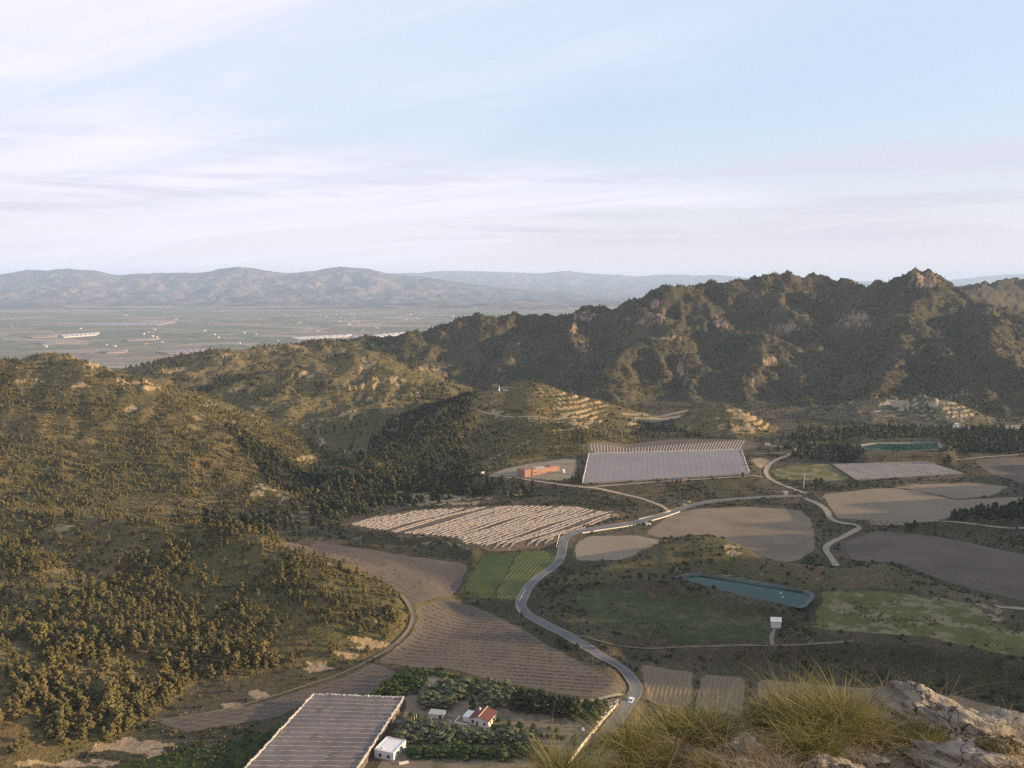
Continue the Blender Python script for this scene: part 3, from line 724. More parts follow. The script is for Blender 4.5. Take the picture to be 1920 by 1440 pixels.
VV = np.stack((GX, GY, ZM), -1).reshape(-1, 3); RKf = RK.ravel(); VEf = VEG.ravel()
for gi in range(len(HN) + 1):
    nm = 'valley_floor' if gi == 0 else HN[gi - 1]
    q = quads[fid == gi]
    if not len(q): continue
    used, inv = np.unique(q.ravel(), return_inverse=True)
    me = np_mesh(nm, VV[used], inv.reshape(-1, 4))
    set_attr(me, 'rock', RKf[used]); set_attr(me, 'veg', VEf[used])
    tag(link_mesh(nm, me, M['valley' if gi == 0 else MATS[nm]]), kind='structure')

# hillside under and behind the viewpoint
bx, by = np.meshgrid(np.concatenate((np.arange(-700, -100, 30), np.arange(-100, 200, 8), np.arange(200, 1000, 30))), np.concatenate((np.arange(-600, -60, 30), np.arange(-60, 120, 6), [120.0])))
bz = H(bx.ravel(), by.ravel()).reshape(bx.shape)
bz = np.minimum(bz, np.where((np.abs(bx) < 60) & (by > -30), 151 - 0.9 * np.abs(by), 1e9))
r_, c_ = bx.shape; vi2 = np.arange(r_ * c_).reshape(r_, c_)
me = np_mesh('hillside', np.stack((bx, by, bz), -1).reshape(-1, 3), np.stack((vi2[:-1, :-1], vi2[:-1, 1:], vi2[1:, 1:], vi2[1:, :-1]), -1).reshape(-1, 4))
set_attr(me, 'rock', np.full(r_ * c_, .3)); set_attr(me, 'veg', np.full(r_ * c_, .5))
tag(link_mesh('hillside', me, M['hill_warm']), kind='structure')

# ------------------------------------------------------------------ the far plain and the mountain ranges across it
u2 = np.concatenate((np.linspace(-1.6, -0.68, 14)[:-1], np.linspace(-0.68, 0.72, 620), np.linspace(0.72, 1.8, 14)[1:]))
y2 = np.concatenate((np.geomspace(2600, 9000, 70), np.geomspace(9050, 16500, 150), np.geomspace(16700, 30000, 40)))
FY, FU = np.meshgrid(y2, u2, indexing='ij'); FX = FU * FY
CR1 = [(-600,516),(-200,510),(0,515),(50,506),(90,507),(130,503),(155,506),(180,507),(205,513),(225,516),(260,513),(300,512),(345,511),(380,511),(420,503),(450,500),(480,504),(510,509),(540,512),(590,508),(615,503),(640,500),(665,502),(690,504),(730,513),(790,519),(850,527),(900,535),(960,541),(1060,548),(1200,560),(2600,575)]
CR2 = [(-600,525),(600,520),(700,512),(790,511),(815,508),(850,507),(900,508),(960,510),(1010,512),(1035,510),(1062,507),(1080,509),(1110,513),(1160,515),(1200,518),(1230,515),(1262,514),(1300,516),(1345,515),(1400,520),(1600,527),(1770,527),(1800,523),(1850,517),(1890,514),(1960,512),(2600,515)]
def crestz(u, crest, d):
    px = 960 + F * np.asarray(u) * (CT + 0.13 * ST)
    py = np.interp(px, [c[0] for c in crest], [c[1] for c in crest])
    v = (720 - py) / F
    return CAMZ + d * (-ST + v * CT) / (CT + v * ST)
rn = ridged(FX + 180 * noise(FX / 900, FY / 900, 3), FY * .5, 760, 6, 301); rn2 = ridged(FX, FY * .5, 300, 4, 311)
FZ = -100 + 3 * fbm(FX, FY, 700, 2, 300)
def massif(y0, y1, crest, a):
    zc_ = crestz(FU, crest, y1) + 8 * fbm(FX, FY * 0 + y1, 160, 3, 7)
    t = np.clip((FY - y0) / (y1 - y0), 0, 1.0); back = sst(FY, y1, y1 * 1.25)
    s = t ** 1.1
    c_ = np.clip((0.98 - rn) * 1.25, 0, .85) * .75 + np.clip((.9 - rn2) * .8, 0, .5) * .4
    body = (zc_ + 100) * s * (1 - np.clip(c_, 0, .85) * (1 - t ** 5) * a)
    return -100 + body * (1 - back)
fm1 = massif(9300 + 900 * noise(FX / 2500, FY * 0, 9), 14300, CR1, 1.15)
fm2 = massif(15500, 24000, CR2, 0.8)
# low foothills in front of the range
foot = -100 + 75 * np.clip(ridged(FX, FY, 1400, 4, 330) - 0.45, 0, 1) * sst(FY, 7800, 9600) * (1 - sst(FY, 11500, 12500)) * 1.6
FZ = np.maximum(np.maximum(FZ, foot), np.maximum(fm1, fm2))
isM = (np.maximum(np.maximum(foot, fm1), fm2) > -97)
m_, t, b = material('far_hills', 0.95, 0.1); p = opos(t)
n1 = t.noise(p, 0.0030, 6, 0.65); n2 = t.noise(p, 0.011, 4, 0.6)
cc = t.mix(t.ramp(n1, 0.42, 0.58), (0.140, 0.100, 0.075), (0.040, 0.048, 0.036))
cc = t.mix(t.ramp(n2, 0.55, 0.75, 0, 0.6), cc, (0.20, 0.165, 0.125))
t.l.new(cc, b.inputs['Base Color']); M['far_hills'] = m_
m_, t, b = material('plain', 0.95, 0.1); p = opos(t)
vo = t.new('ShaderNodeTexVoronoi'); t.l.new(t.mapping(p, scale=(0.0034, 0.0058, 1), rot=(0, 0, R(8))), vo.inputs['Vector']); vo.inputs['Scale'].default_value = 1.0; vo.inputs['Randomness'].default_value = 0.85
vs_ = t.new('ShaderNodeSeparateColor'); t.l.new(vo.outputs['Color'], vs_.inputs[0])
cc = t.mix(t.ramp(vs_.outputs[0], 0.45, 0.75), (0.135, 0.138, 0.095), (0.30, 0.235, 0.18))
cc = t.mix(t.math('MULTIPLY', t.ramp(vs_.outputs[1], 0.3, 0.9), 0.7), cc, (0.12, 0.125, 0.08))
cc = t.mix(t.ramp(t.noise(p, 0.0012, 4), 0.45, 0.65, 0, 0.6), cc, (0.19, 0.145, 0.105))
cc = t.mix(t.ramp(t.noise(t.mapping(p, scale=(1, .35, 1)), 0.02, 4, 0.6), 0.56, 0.68, 0, 0.7), cc, (0.045, 0.052, 0.030))
t.l.new(cc, b.inputs['Base Color']); M['plain'] = m_
vi3 = np.arange(FX.size).reshape(FX.shape)
q3 = np.stack((vi3[:-1, :-1], vi3[:-1, 1:], vi3[1:, 1:], vi3[1:, :-1]), -1); f3 = isM[:-1, :-1]
V3 = np.stack((FX, FY, FZ), -1).reshape(-1, 3)
for nm, sel, mm in (('plain', ~f3, 'plain'), ('mountain_range', f3, 'far_hills')):
    q = q3[sel]; used, inv = np.unique(q.ravel(), return_inverse=True)
    tag(link_mesh(nm, np_mesh(nm, V3[used], inv.reshape(-1, 4)), M[mm]), kind='structure')
# ------------------------------------------------------------------ vegetation
def crown_mesh(name, seed, clumps, per, size, mat, core=True):
    """clumps: list of (x, y, z, rx, rz); leaf sprays stand out of every clump, gaps stay between them"""
    r = np.random.default_rng(seed); V = []; Fc = []
    for cx, cy, cz, rx, rz in clumps:
        for _ in range(per):
            n = r.normal(size=3); n /= np.linalg.norm(n)
            if n[2] < -0.55: n[2] *= -1
            rad = 0.72 + 0.38 * r.random()
            c = np.array((cx, cy, cz)) + n * np.array((rx, rx, rz)) * rad
            nn = n + 0.55 * r.normal(size=3); nn /= np.linalg.norm(nn)
            t = np.cross(nn, r.normal(size=3)); t /= np.linalg.norm(t); b = np.cross(nn, t)
            s = size * (0.6 + 0.8 * r.random()); k = len(V)
            V += [c - t * s, c - b * s * .55, c + t * s, c + b * s * .55]; Fc.append((k, k + 1, k + 2, k + 3))
        if core:
            bm = bmesh.new(); bmesh.ops.create_icosphere(bm, subdivisions=1, radius=1.0)
            k = len(V)
            for v in bm.verts:
                q = 0.74 + 0.22 * r.random(); V.append(np.array((cx + v.co.x * rx * q, cy + v.co.y * rx * q, cz + v.co.z * rz * q)))
            for f in bm.faces:
                i = [v.index + k for v in f.verts]; Fc.append((i[0], i[1], i[2], i[2]))
            bm.free()
    me = bpy.data.meshes.new(name)
    me.from_pydata([tuple(v) for v in V], [], [tuple(dict.fromkeys(f)) for f in Fc]); me.update()
    me.materials.append(M[mat])
    return me
def clumps_tree(seed, h, w, z0, n, pointy=0.5):
    r = np.random.default_rng(seed); out = []
    for i in range(n):
        t = (i + 0.5) / n; z = h * (z0 + (1 - z0) * t)
        env = w * 0.5 * (math.sin(math.pi * min(1, 0.18 + 0.82 * t)) ** 0.7) * (1 - pointy * t)
        a = i * 2.4 + r.random(); q = env * (0.45 + 0.4 * r.random())
        s = (h * (1 - z0) / n * 1.25) * (0.8 + 0.4 * r.random())
        out.append((math.cos(a) * q, math.sin(a) * q, min(z, h - s * .7), max(0.35 * w * (1 - .5 * pointy * t) * (0.7 + .4 * r.random()), s * .6), s * .9))
    return out
def trunk_mesh(name, seed, h, r0, limbs=3, mat='bark'):
    r = random.Random(seed); bm = bmesh.new()
    a = Vector((0, 0, -0.3)); b = Vector((r.uniform(-.15, .15), r.uniform(-.15, .15), h * .5)); c = Vector((r.uniform(-.3, .3), r.uniform(-.3, .3), h))
    tube(bm, a, b, r0, r0 * .7, 5); tube(bm, b, c, r0 * .7, r0 * .25, 5)
    for i in range(limbs):
        ang = i * 2.2 + r.random(); s = a.lerp(c, .4 + .15 * i)
        tube(bm, s, s + Vector((math.cos(ang) * h * .22, math.sin(ang) * h * .22, h * .2)), r0 * .35, r0 * .1, 4)
    me = bm_mesh(name, bm); me.materials.append(M[mat]); return me
def joined(name, *mes):
    V = []; Fs = []; mi = []; mats = []
    for me in mes:
        k = len(V); V += [tuple(v.co) for v in me.vertices]
        for p in me.polygons: Fs.append(tuple(i + k for i in p.vertices)); mi.append(len(mats))
        mats.append(me.materials[0])
    o = bpy.data.meshes.new(name); o.from_pydata(V, [], Fs)
    for m in mats: o.materials.append(m)
    o.polygons.foreach_set('material_index', mi); o.update(); return o
PROTO = {}
def proto(kind, mats, n, h, w, z0, nc, per, size, trunk, pointy=0.5, core=True):
    PROTO[kind] = []
    for i in range(n):
        sd = sum(map(ord, kind)) + i * 17
        hh = h * (0.85 + .3 * ((i * .37) % 1)); ww = w * (0.85 + .3 * ((i * .61) % 1))
        cr = crown_mesh('crown', sd, clumps_tree(sd, hh, ww, z0, nc, pointy), per, size, mats, core)
        tr = trunk_mesh('trunk', sd, hh * (z0 + .35), trunk) if trunk else None
        PROTO[kind].append((cr, tr, joined(kind, cr, tr) if tr else cr))
proto('pine', 'pine_leaf', 6, 6.4, 3.5, .20, 8, 20, .55, .16, .55)
proto('far_pine', 'pine_leaf', 5, 6.0, 3.1, .12, 5, 9, .85, .18, .6)
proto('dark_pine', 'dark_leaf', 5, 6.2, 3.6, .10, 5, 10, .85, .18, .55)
proto('olive', 'olive_leaf', 5, 3.6, 4.0, .28, 8, 16, .42, .18, .15)
proto('citrus', 'citrus_leaf', 5, 3.0, 3.4, .14, 8, 16, .40, .12, .15)
proto('conifer', 'dark_leaf', 4, 8.5, 4.4, .05, 10, 20, .50, .2, .45)
proto('scrub', 'scrub_leaf', 5, 1.2, 1.9, .0, 3, 10, .36, None, .3)
proto('bank_bush', 'dark_leaf', 5, 1.5, 2.4, .0, 3, 10, .42, None, .3)
proto('green_bush', 'citrus_leaf', 4, 1.0, 1.7, .0, 3, 9, .34, None, .3)

def scatter(name, pts, scl, protos, kind='stuff', label=None):
    """one cover of plants that nobody could count: points carry their own turn, size and pick"""
    col = bpy.data.collections.new(name + '_kinds')
    for i, me in enumerate(protos):
        col.objects.link(bpy.data.objects.new('%s_%02d' % (name, i), me))
    n = len(pts)
    me = bpy.data.meshes.new(name); me.vertices.add(n); me.vertices.foreach_set('co', np.asarray(pts, np.float32).ravel())
    set_attr(me, 'scl', scl); set_attr(me, 'rot', rng.random(n) * 6.283)
    a = me.attributes.new('idx', 'INT', 'POINT'); a.data.foreach_set('value', rng.integers(0, len(protos), n).astype(np.int32))
    o = link_mesh(name, me); tag(o, label, None, None, kind)
    ng = bpy.data.node_groups.new(name, 'GeometryNodeTree')
    ng.interface.new_socket('Geometry', in_out='INPUT', socket_type='NodeSocketGeometry'); ng.interface.new_socket('Geometry', in_out='OUTPUT', socket_type='NodeSocketGeometry')
    gi = ng.nodes.new('NodeGroupInput'); go = ng.nodes.new('NodeGroupOutput'); ip = ng.nodes.new('GeometryNodeInstanceOnPoints'); ci = ng.nodes.new('GeometryNodeCollectionInfo')
    ci.inputs['Collection'].default_value = col; ci.inputs['Separate Children'].default_value = True; ci.inputs['Reset Children'].default_value = True
    def na(nm, dt):
        q = ng.nodes.new('GeometryNodeInputNamedAttribute'); q.data_type = dt; q.inputs['Name'].default_value = nm; return [s for s in q.outputs if s.enabled and s.name == 'Attribute'][0]
    cx = ng.nodes.new('ShaderNodeCombineXYZ'); ng.links.new(na('rot', 'FLOAT'), cx.inputs[2])
    er = ng.nodes.new('FunctionNodeEulerToRotation'); ng.links.new(cx.outputs[0], er.inputs[0])
    ip.inputs['Pick Instance'].default_value = True
    for a_, b_ in ((gi.outputs[0], ip.inputs['Points']), (ci.outputs[0], ip.inputs['Instance']), (na('idx', 'INT'), ip.inputs['Instance Index']), (er.outputs[0], ip.inputs['Rotation']), (na('scl', 'FLOAT'), ip.inputs['Scale']), (ip.outputs[0], go.inputs[0])):
        ng.links.new(a_, b_)
    md = o.modifiers.new('plants', 'NODES'); md.node_group = ng
    return o

BARE = np.zeros(GZ.shape, bool)
for poly in SHEETS:
    xs = [p[0] for p in poly]; ys = [p[1] for p in poly]
    m = (GX > min(xs) - 3) & (GX < max(xs) + 3) & (GY > min(ys) - 3) & (GY < max(ys) + 3)
    if m.any(): BARE[m] |= poly_sd(GX[m], GY[m], poly) < 1.2
GPX, GPY = proj(GX, GY, GZ)
AREA = np.zeros(GZ.shape); AREA[:-1, :-1] = (GX[:-1, 1:] - GX[:-1, :-1]) * (GY[1:, :-1] - GY[:-1, :-1])
CN = fbm(GX, GY, 38, 4, 141); CN2 = fbm(GX, GY, 140, 3, 151)
def inpx(*pts):
    m = poly_sd(GPX.ravel(), GPY.ravel(), pts).reshape(GZ.shape) < 0; return m
def hill(n): return GID == HN.index(n) + 1
def sample(dens, margin=True):
    """poisson points over the visible ground, dens in plants per square metre"""
    lam = np.clip(dens, 0, None) * AREA * VIS * (~BARE) * (np.abs(GPX - 960) < 1040)
    lam[-1] = 0; lam[:, -1] = 0
    k = rng.poisson(lam); j, i = np.nonzero(k); rep = np.repeat(np.arange(len(j)), k[j, i]); j, i = j[rep], i[rep]
    y = YR[j] + rng.random(len(j)) * (YR[j + 1] - YR[j]); u = U[i] + rng.random(len(i)) * (U[i + 1] - U[i])
    x = u * y
    return np.column_stack((x, y, gz_at(x, y) - 0.15))
nob = (RK < 0.45) & (TB < 0.35)
dn = lambda a, lo, hi: sst(a, lo, hi)

# -- pines on the two near slopes at the left: the largest 300 stand as trees of their own
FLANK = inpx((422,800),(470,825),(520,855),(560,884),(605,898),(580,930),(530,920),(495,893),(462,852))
d1 = hill('pine_hill') * nob * (~FLANK) * (0.025 + 0.115 * dn(CN + 0.5 * CN2 + np.clip((GPY - 740) / 130, -1, 1) * .75, -0.25, 0.65))
d2 = hill('scrub_hill') * nob * (0.030 + 0.165 * dn(CN + 0.4 * CN2 + np.where(inpx((70,1050),(330,1040),(480,1130),(560,1220),(500,1290),(380,1330),(200,1360),(60,1300)), .35, -.1) + np.where(inpx((300,1230),(420,1180),(560,1180),(600,1220),(480,1290),(380,1325),(280,1340)), .35, 0) + np.where(inpx((480,1090),(640,1100),(760,1130),(740,1180),(560,1160)), .35, 0), -0.1, 0.6))
near = sample(d2); mid = sample(d1)
allp = np.vstack((near, mid)); sc = 0.30 + 0.48 * rng.random(len(allp)) ** 1.4; sc = np.where(allp[:, 1] < 345, sc * 1.30, sc * .90)
big = rng.random(len(allp)) < .10; sc = np.where(big, sc * 1.5, sc)
appar = sc / allp[:, 1]
order = np.argsort(-appar)
def tree(name, kind, i, p, s, label, cat, group, rz=None, leaf='crown'):
    e = empty(name, (p[0], p[1], p[2]), random.random() * 6.28 if rz is None else rz); e.scale = (s, s, s * random.uniform(.92, 1.12))
    cr, tr, _ = PROTO[kind][i % len(PROTO[kind])]
    if tr is not None: link_mesh('trunk', tr, None, e)
    c = link_mesh(leaf, cr, None, e)
    tag(e, label, cat, group); return e
for n_, q in enumerate(order[:300]):
    p = allp[q]; px, py = proj(*p)
    if py > 1335: lab = 'pine on the lowest slope beside the eroded yellow bank at bottom left'
    elif px < 130: lab = 'pine on the near left hill close to the left edge of the picture'
    elif px > 560: lab = 'pine on the blunt toe of the near left hill above the ploughed field'
    elif py > 1225 and px > 300: lab = 'pine at the foot of the near left hill above the strip of ploughed field'
    elif py > 1225: lab = 'pine in the dark hollow low on the near left hill'
    elif py > 1120: lab = 'olive brown pine halfway up the near left hill'
    else: lab = 'small pine on the upper slope of the near left hill'
    gp = lab.replace('pine', 'pines', 1)
    tree('pine_tree', 'pine', n_, p, sc[q], lab, 'tree', gp)
rest = order[300:]; nr_ = rest[allp[rest, 1] < 470]; fr_ = rest[allp[rest, 1] >= 470]
scatter('pine_wood', allp[nr_], sc[nr_], [t_[2] for t_ in PROTO['pine']])
scatter('pine_wood', allp[fr_], sc[fr_] * .88, [t_[2] for t_ in PROTO['far_pine']])

# -- woods farther off
d = hill('terraced_hill') * nob * (1 - np.clip(TW * 1.2, 0, .85)) * (0.012 + 0.03 * dn(CN + np.where(GPX < 900, .8, 0) + np.where(GPY > 800, .25, -.15), -.2, .6)) * np.where((GPX > 890) & (GPY < 795), .22, 1)
d = d * 1.5; p = sample(d); lf = proj(p[:, 0], p[:, 1], p[:, 2])[0] < 880
scatter('pine_wood', p[~lf], 0.36 + .36 * rng.random((~lf).sum()), [t_[2] for t_ in PROTO['far_pine']])
scatter('pine_wood', p[lf], 0.5 + .45 * rng.random(lf.sum()), [t_[2] for t_ in PROTO['dark_pine']] + [PROTO['far_pine'][0][2]])
d = hill('ravine_hills') * nob * (1 - np.clip(TW * 1.1, 0, .9)) * (0.002 + 0.040 * dn(CN + CN2 * .7, -.15, .5))
p = sample(d * 1.3); scatter('hill_wood', p, 0.36 + .4 * rng.random(len(p)), [t_[2] for t_ in PROTO['far_pine']] + [t_[2] for t_ in PROTO['dark_pine']])
d = hill('mountain_ridge') * nob * (0.006 + 0.034 * dn(CN + CN2 * .5, -.25, .6)) * (GY < 1700)
p = sample(d); hf = rng.random(len(p)) < .3
scatter('mountain_wood', p[hf], 0.28 + .36 * rng.random(hf.sum()), [t_[2] for t_ in PROTO['dark_pine']])
scatter('mountain_wood', p[~hf], 0.28 + .36 * rng.random((~hf).sum()), [t_[2] for t_ in PROTO['far_pine']])
val = (GID == 0) | hill('knoll')
gorge = inpx((560,900),(640,880),(800,880),(900,890),(930,905),(1010,915),(1000,935),(800,950),(720,958),(640,975),(560,1000),(490,1010),(380,985),(330,975),(450,965),(540,950))
d = gorge * (0.008 + .035 * dn(CN, -.3, .4)) * (RK < .5)
p = sample(d); scatter('ravine_wood', p, 0.75 + .6 * rng.random(len(p)), [t_[2] for t_ in PROTO['dark_pine']] + [PROTO['far_pine'][0][2]])
d = inpx((1745,975),(1800,955),(1860,950),(1930,940),(2000,935),(2000,990),(1900,978),(1800,984)) * .05 + inpx((1760,820),(1800,805),(1990,800),(1990,850),(1760,852)) * .035 + inpx((1450,845),(1500,832),(1600,838),(1620,850),(1590,868),(1500,862)) * .03 \
    + inpx((1500,805),(1650,800),(1800,803),(1850,808),(1760,822),(1600,826),(1500,832),(1430,838)) * .02 + inpx((1120,810),(1200,800),(1290,800),(1400,822),(1250,822),(1120,826)) * .02 + inpx((1100,855),(1130,845),(1090,905),(1070,905)) * .012 + inpx((1500,880),(1545,905),(1620,915),(1530,920)) * .006
p = sample(d * val + d * hill('badland_hill')); scatter('valley_wood', p, 0.55 + .4 * rng.random(len(p)), [t_[2] for t_ in PROTO['dark_pine']])

p = sample(FLANK * .14); scatter('ravine_wood', p, .5 + .5 * rng.random(len(p)), [t_[2] for t_ in PROTO['dark_pine']])  # flank wood, made dense and dark to stand in for cast shade
# -- scrub and bank bushes
sl = ~((GID == 0) | hill('knoll')) & (GID != HN.index('overlook_hill') + 1)
d = sl * nob * np.where(GY < 480, .20, np.where(GY < 820, .09, np.where(GY < 1000, .05, .024))) * (.25 + dn(fbm(GX, GY, 14, 3, 161), -.2, .5)) * (GY < 1500)
p = sample(d); scatter('hill_scrub', p, (0.45 + .7 * rng.random(len(p)) ** 1.5) * np.clip(p[:, 1] / 600, .85, 1.5), [t_[2] for t_ in PROTO['scrub']] + [PROTO['bank_bush'][0][2]])
d = val * np.where(hill('knoll'), .45, 1) * (RK < .55) * (GY < 1000) * (.02 + .11 * dn(CN, -.30, .45)) * np.where(GY > 650, .5, 1.0)
p = sample(d); h2 = rng.random(len(p)) < .7
scatter('bank_scrub', p[h2], 0.4 + .7 * rng.random(h2.sum()), [t_[2] for t_ in PROTO['bank_bush']])
scatter('bank_scrub', p[~h2], 0.4 + .7 * rng.random((~h2).sum()), [t_[2] for t_ in PROTO['scrub']] + [PROTO['green_bush'][0][2]])
B2 = BARE.copy(); BARE[:] = False
d = inpx((215,1440),(300,1418),(400,1400),(500,1374),(540,1354),(520,1400),(470,1470),(215,1470)) * .35
p = sample(d); scatter('clover', p, 0.4 + .5 * rng.random(len(p)), [t_[2] for t_ in PROTO['green_bush']])
# weeds on the rough fields
d = (inpx((1518,1175),(1545,1110),(1660,1110),(1835,1136),(1860,1165),(1990,1200),(1990,1240),(1750,1198),(1560,1184)) * .12 + inpx((1075,1120),(1200,1110),(1430,1150),(1440,1204),(1250,1205)) * .12) * 2.5 * dn(CN + .6 * fbm(GX, GY, 9, 2, 166), -.1, .5)
p = sample(d * 1.5); scatter('weeds', p, 0.30 + .6 * rng.random(len(p)) ** 2, [t_[2] for t_ in PROTO['green_bush'][:2]] + [t_[2] for t_ in PROTO['scrub']])
BARE[:] = B2

# -- bare vines in rows on the ploughed fields
def vines(polypx, a, b, gap, along, size, z=2.0):
    poly = [h[:2] for h in hits(polypx)]; A = G(*a, z)[:2]; Bv = G(*b, z)[:2]; t_ = (Bv - A) / np.linalg.norm(Bv - A); n_ = np.array((-t_[1], t_[0]))
    i, j = np.meshgrid(np.arange(-90, 90), np.arange(-160, 160)); i = i.ravel() * gap; j = j.ravel() * along
    q = A + np.outer(i, n_) + np.outer(j, t_) + rng.normal(0, .18, (len(i), 2))
    ok = (poly_sd(q[:, 0], q[:, 1], poly) < -2) & (rng.random(len(q)) < .42 + .5 * dn(fbm(q[:, 0], q[:, 1], 28, 3, 171), -.25, .35)) ; q = q[ok]
    zz = gz_at(q[:, 0], q[:, 1]); V = []; Fc = []
    for (x, y), z0 in zip(q, zz):
        h = size * (.6 + .7 * rng.random()); w_ = h * .75; k = len(V); th = rng.random() * 3.14
        c, s = math.cos(th) * w_, math.sin(th) * w_
        V += [(x - c, y - s, z0), (x + c, y + s, z0), (x + c * .3, y + s * .3, z0 + h), (x - s, y + c, z0), (x + s, y - c, z0), (x - s * .2, y + c * .2, z0 + h)]
        Fc += [(k, k + 1, k + 2), (k + 3, k + 4, k + 5)]
    tag(link_mesh('vine_rows', np_mesh('vine_rows', V, Fc, False), M['vine']), kind='stuff')
M['vine'] = mat_plain('vine', (0.075, 0.058, 0.042), .4, .3)
vines([(705,1243),(765,1197),(786,1160),(778,1142),(850,1124),(900,1140),(985,1185),(1130,1266),(1172,1292),(1110,1308),(960,1285),(850,1256),(770,1250)], (820,1255), (1120,1275), 3.2, .8, .5)
vines([(525,1020),(590,1016),(800,1048),(880,1058),(846,1120),(772,1137),(745,1108),(620,1048)], (600,1040), (850,1075), 3.0, 1.0, .42)
vines([(290,1352),(480,1322),(700,1242),(745,1262),(705,1300),(520,1345),(350,1374)], (330,1350), (620,1290), 3.0, 1.0, .42, 0)
# ------------------------------------------------------------------ nets and plastic over the crops
M['net'] = mat_field('net', (0.168, 0.142, 0.135), (0.108, 0.092, 0.088), None, 2, 0, .07, .9)
M['net_blue'] = mat_field('net_blue', (0.225, 0.20, 0.20), (0.155, 0.142, 0.150), None, 2, 0, .03, .6)
M['net_seam'] = mat_plain('net_seam', (0.27, 0.25, 0.255), .25, .3)
M['net_edge'] = mat_plain('net_edge', (0.42, 0.37, 0.31), .25, .5)
M['net_row'] = mat_plain('net_row', (0.26, 0.215, 0.182), .3, .8)
M['white'] = mat_plain('white', (0.66, 0.63, 0.59), .08, .5)
M['white_roof'] = mat_plain('white_roof', (0.62, 0.61, 0.60), .12, .6)
M['stucco'] = mat_plain('stucco', (0.66, 0.60, 0.52), .12, .6)
M['tile'] = mat_plain('tile', (0.165, 0.066, 0.048), .3, 1.2)
M['tile2'] = mat_plain('tile2', (0.145, 0.060, 0.044), .3, 1.2)
M['red'] = mat_plain('red', (0.30, 0.168, 0.130), .16, .5)
M['red_dark'] = mat_plain('red_dark', (0.22, 0.12, 0.095), .2, .5)
M['dark'] = mat_plain('dark', (0.035, 0.035, 0.04), .3, 1, .4, .5)
M['glass'] = mat_plain('glass', (0.03, 0.04, 0.05), .2, 1, .1, .6)
M['wood'] = mat_plain('wood', (0.17, 0.12, 0.085), .3, 3)
M['grey'] = mat_plain('grey', (0.30, 0.30, 0.30), .2, 1)
M['metal'] = mat_plain('metal', (0.55, 0.55, 0.54), .1, 1, .5, .5)
M['paint'] = mat_plain('paint', (0.70, 0.70, 0.70), .05, 1, .25, .5)
M['rubber'] = mat_plain('rubber', (0.02, 0.02, 0.02), .2, 2)
M['sign_red'] = mat_plain('sign_red', (0.50, 0.06, 0.04), .1, 2)
M['wall_warm'] = mat_plain('wall_warm', (0.52, 0.43, 0.31), .2, .7)

def quad_grid(c, nu, nv, hgt, sag=0.0):
    """c: four world corners (near-left, near-right, far-right, far-left); a taut cover hgt above the ground"""
    c = [np.array(q) for q in c]; V = []
    for j in range(nv + 1):
        for i in range(nu + 1):
            a, b = i / nu, j / nv
            p = (c[0] * (1 - a) + c[1] * a) * (1 - b) + (c[3] * (1 - a) + c[2] * a) * b
            z = max(gz_at(p[0], p[1]), c[0][2] * 0 + min(q[2] for q in c) - 2) + hgt
            V.append((p[0], p[1], z))
    Z = np.array([v[2] for v in V]).reshape(nv + 1, nu + 1)
    # the wires are straight: blend towards a plane through the corners
    aa, bb = np.meshgrid(np.linspace(0, 1, nu + 1), np.linspace(0, 1, nv + 1))
    pl = (Z[0, 0] * (1 - aa) + Z[0, -1] * aa) * (1 - bb) + (Z[-1, 0] * (1 - aa) + Z[-1, -1] * aa) * bb
    Zn = np.maximum(pl, Z - hgt * .5) - sag * (1 - np.abs(((np.arange(nv + 1) % 4) / 4.0 - .5) * 2))[:, None]
    Zn = Zn + .10 * rng.normal(size=Zn.shape) * (hgt > 1.25) + .03 * rng.normal(size=Zn.shape)
    V = [(v[0], v[1], z) for v, z in zip(V, Zn.ravel())]
    F_ = [(j * (nu + 1) + i, j * (nu + 1) + i + 1, (j + 1) * (nu + 1) + i + 1, (j + 1) * (nu + 1) + i) for j in range(nv) for i in range(nu)]
    return np.array(V).reshape(nv + 1, nu + 1, 3), V, F_
def strip(line, w, h, name, mat, parent=None, lift=0.0, jit=0.0, rs=None):
    """low ridge-shaped strip along a 3-D line"""
    line = np.asarray(line, float); n = len(line); tg = np.gradient(line, axis=0); tg[:, 2] = 0; tg /= np.linalg.norm(tg, axis=1)[:, None] + 1e-9
    nr = np.column_stack((-tg[:, 1], tg[:, 0], np.zeros(n)))
    hh = np.full(n, h); ww = np.full(n, w)
    if jit and rs is not None: hh = h * (1 + jit * rs.normal(size=n)); ww = w * (1 + jit * .7 * rs.normal(size=n)); line = line + nr * (jit * w * .4 * rs.normal(size=(n, 1)))
    up = np.array((0, 0, 1.0))
    V = np.stack((line - nr * ww[:, None] * .5 + up * lift, line - nr * ww[:, None] * .22 + up * (lift + hh[:, None] * .85), line + nr * ww[:, None] * .22 + up * (lift + hh[:, None]), line + nr * ww[:, None] * .5 + up * lift), 1).reshape(-1, 3)
    F_ = [(i * 4 + j, i * 4 + j + 1, (i + 1) * 4 + j + 1, (i + 1) * 4 + j) for i in range(n - 1) for j in range(3)]
    me = np_mesh(name, V, F_, False)
    me.flip_normals() if me.polygons[1].normal.z < 0 else None
    return link_mesh(name, me, mat, parent)
def lerp3(a, b, n): return [np.array(a) + (np.array(b) - np.array(a)) * i / n for i in range(n + 1)]

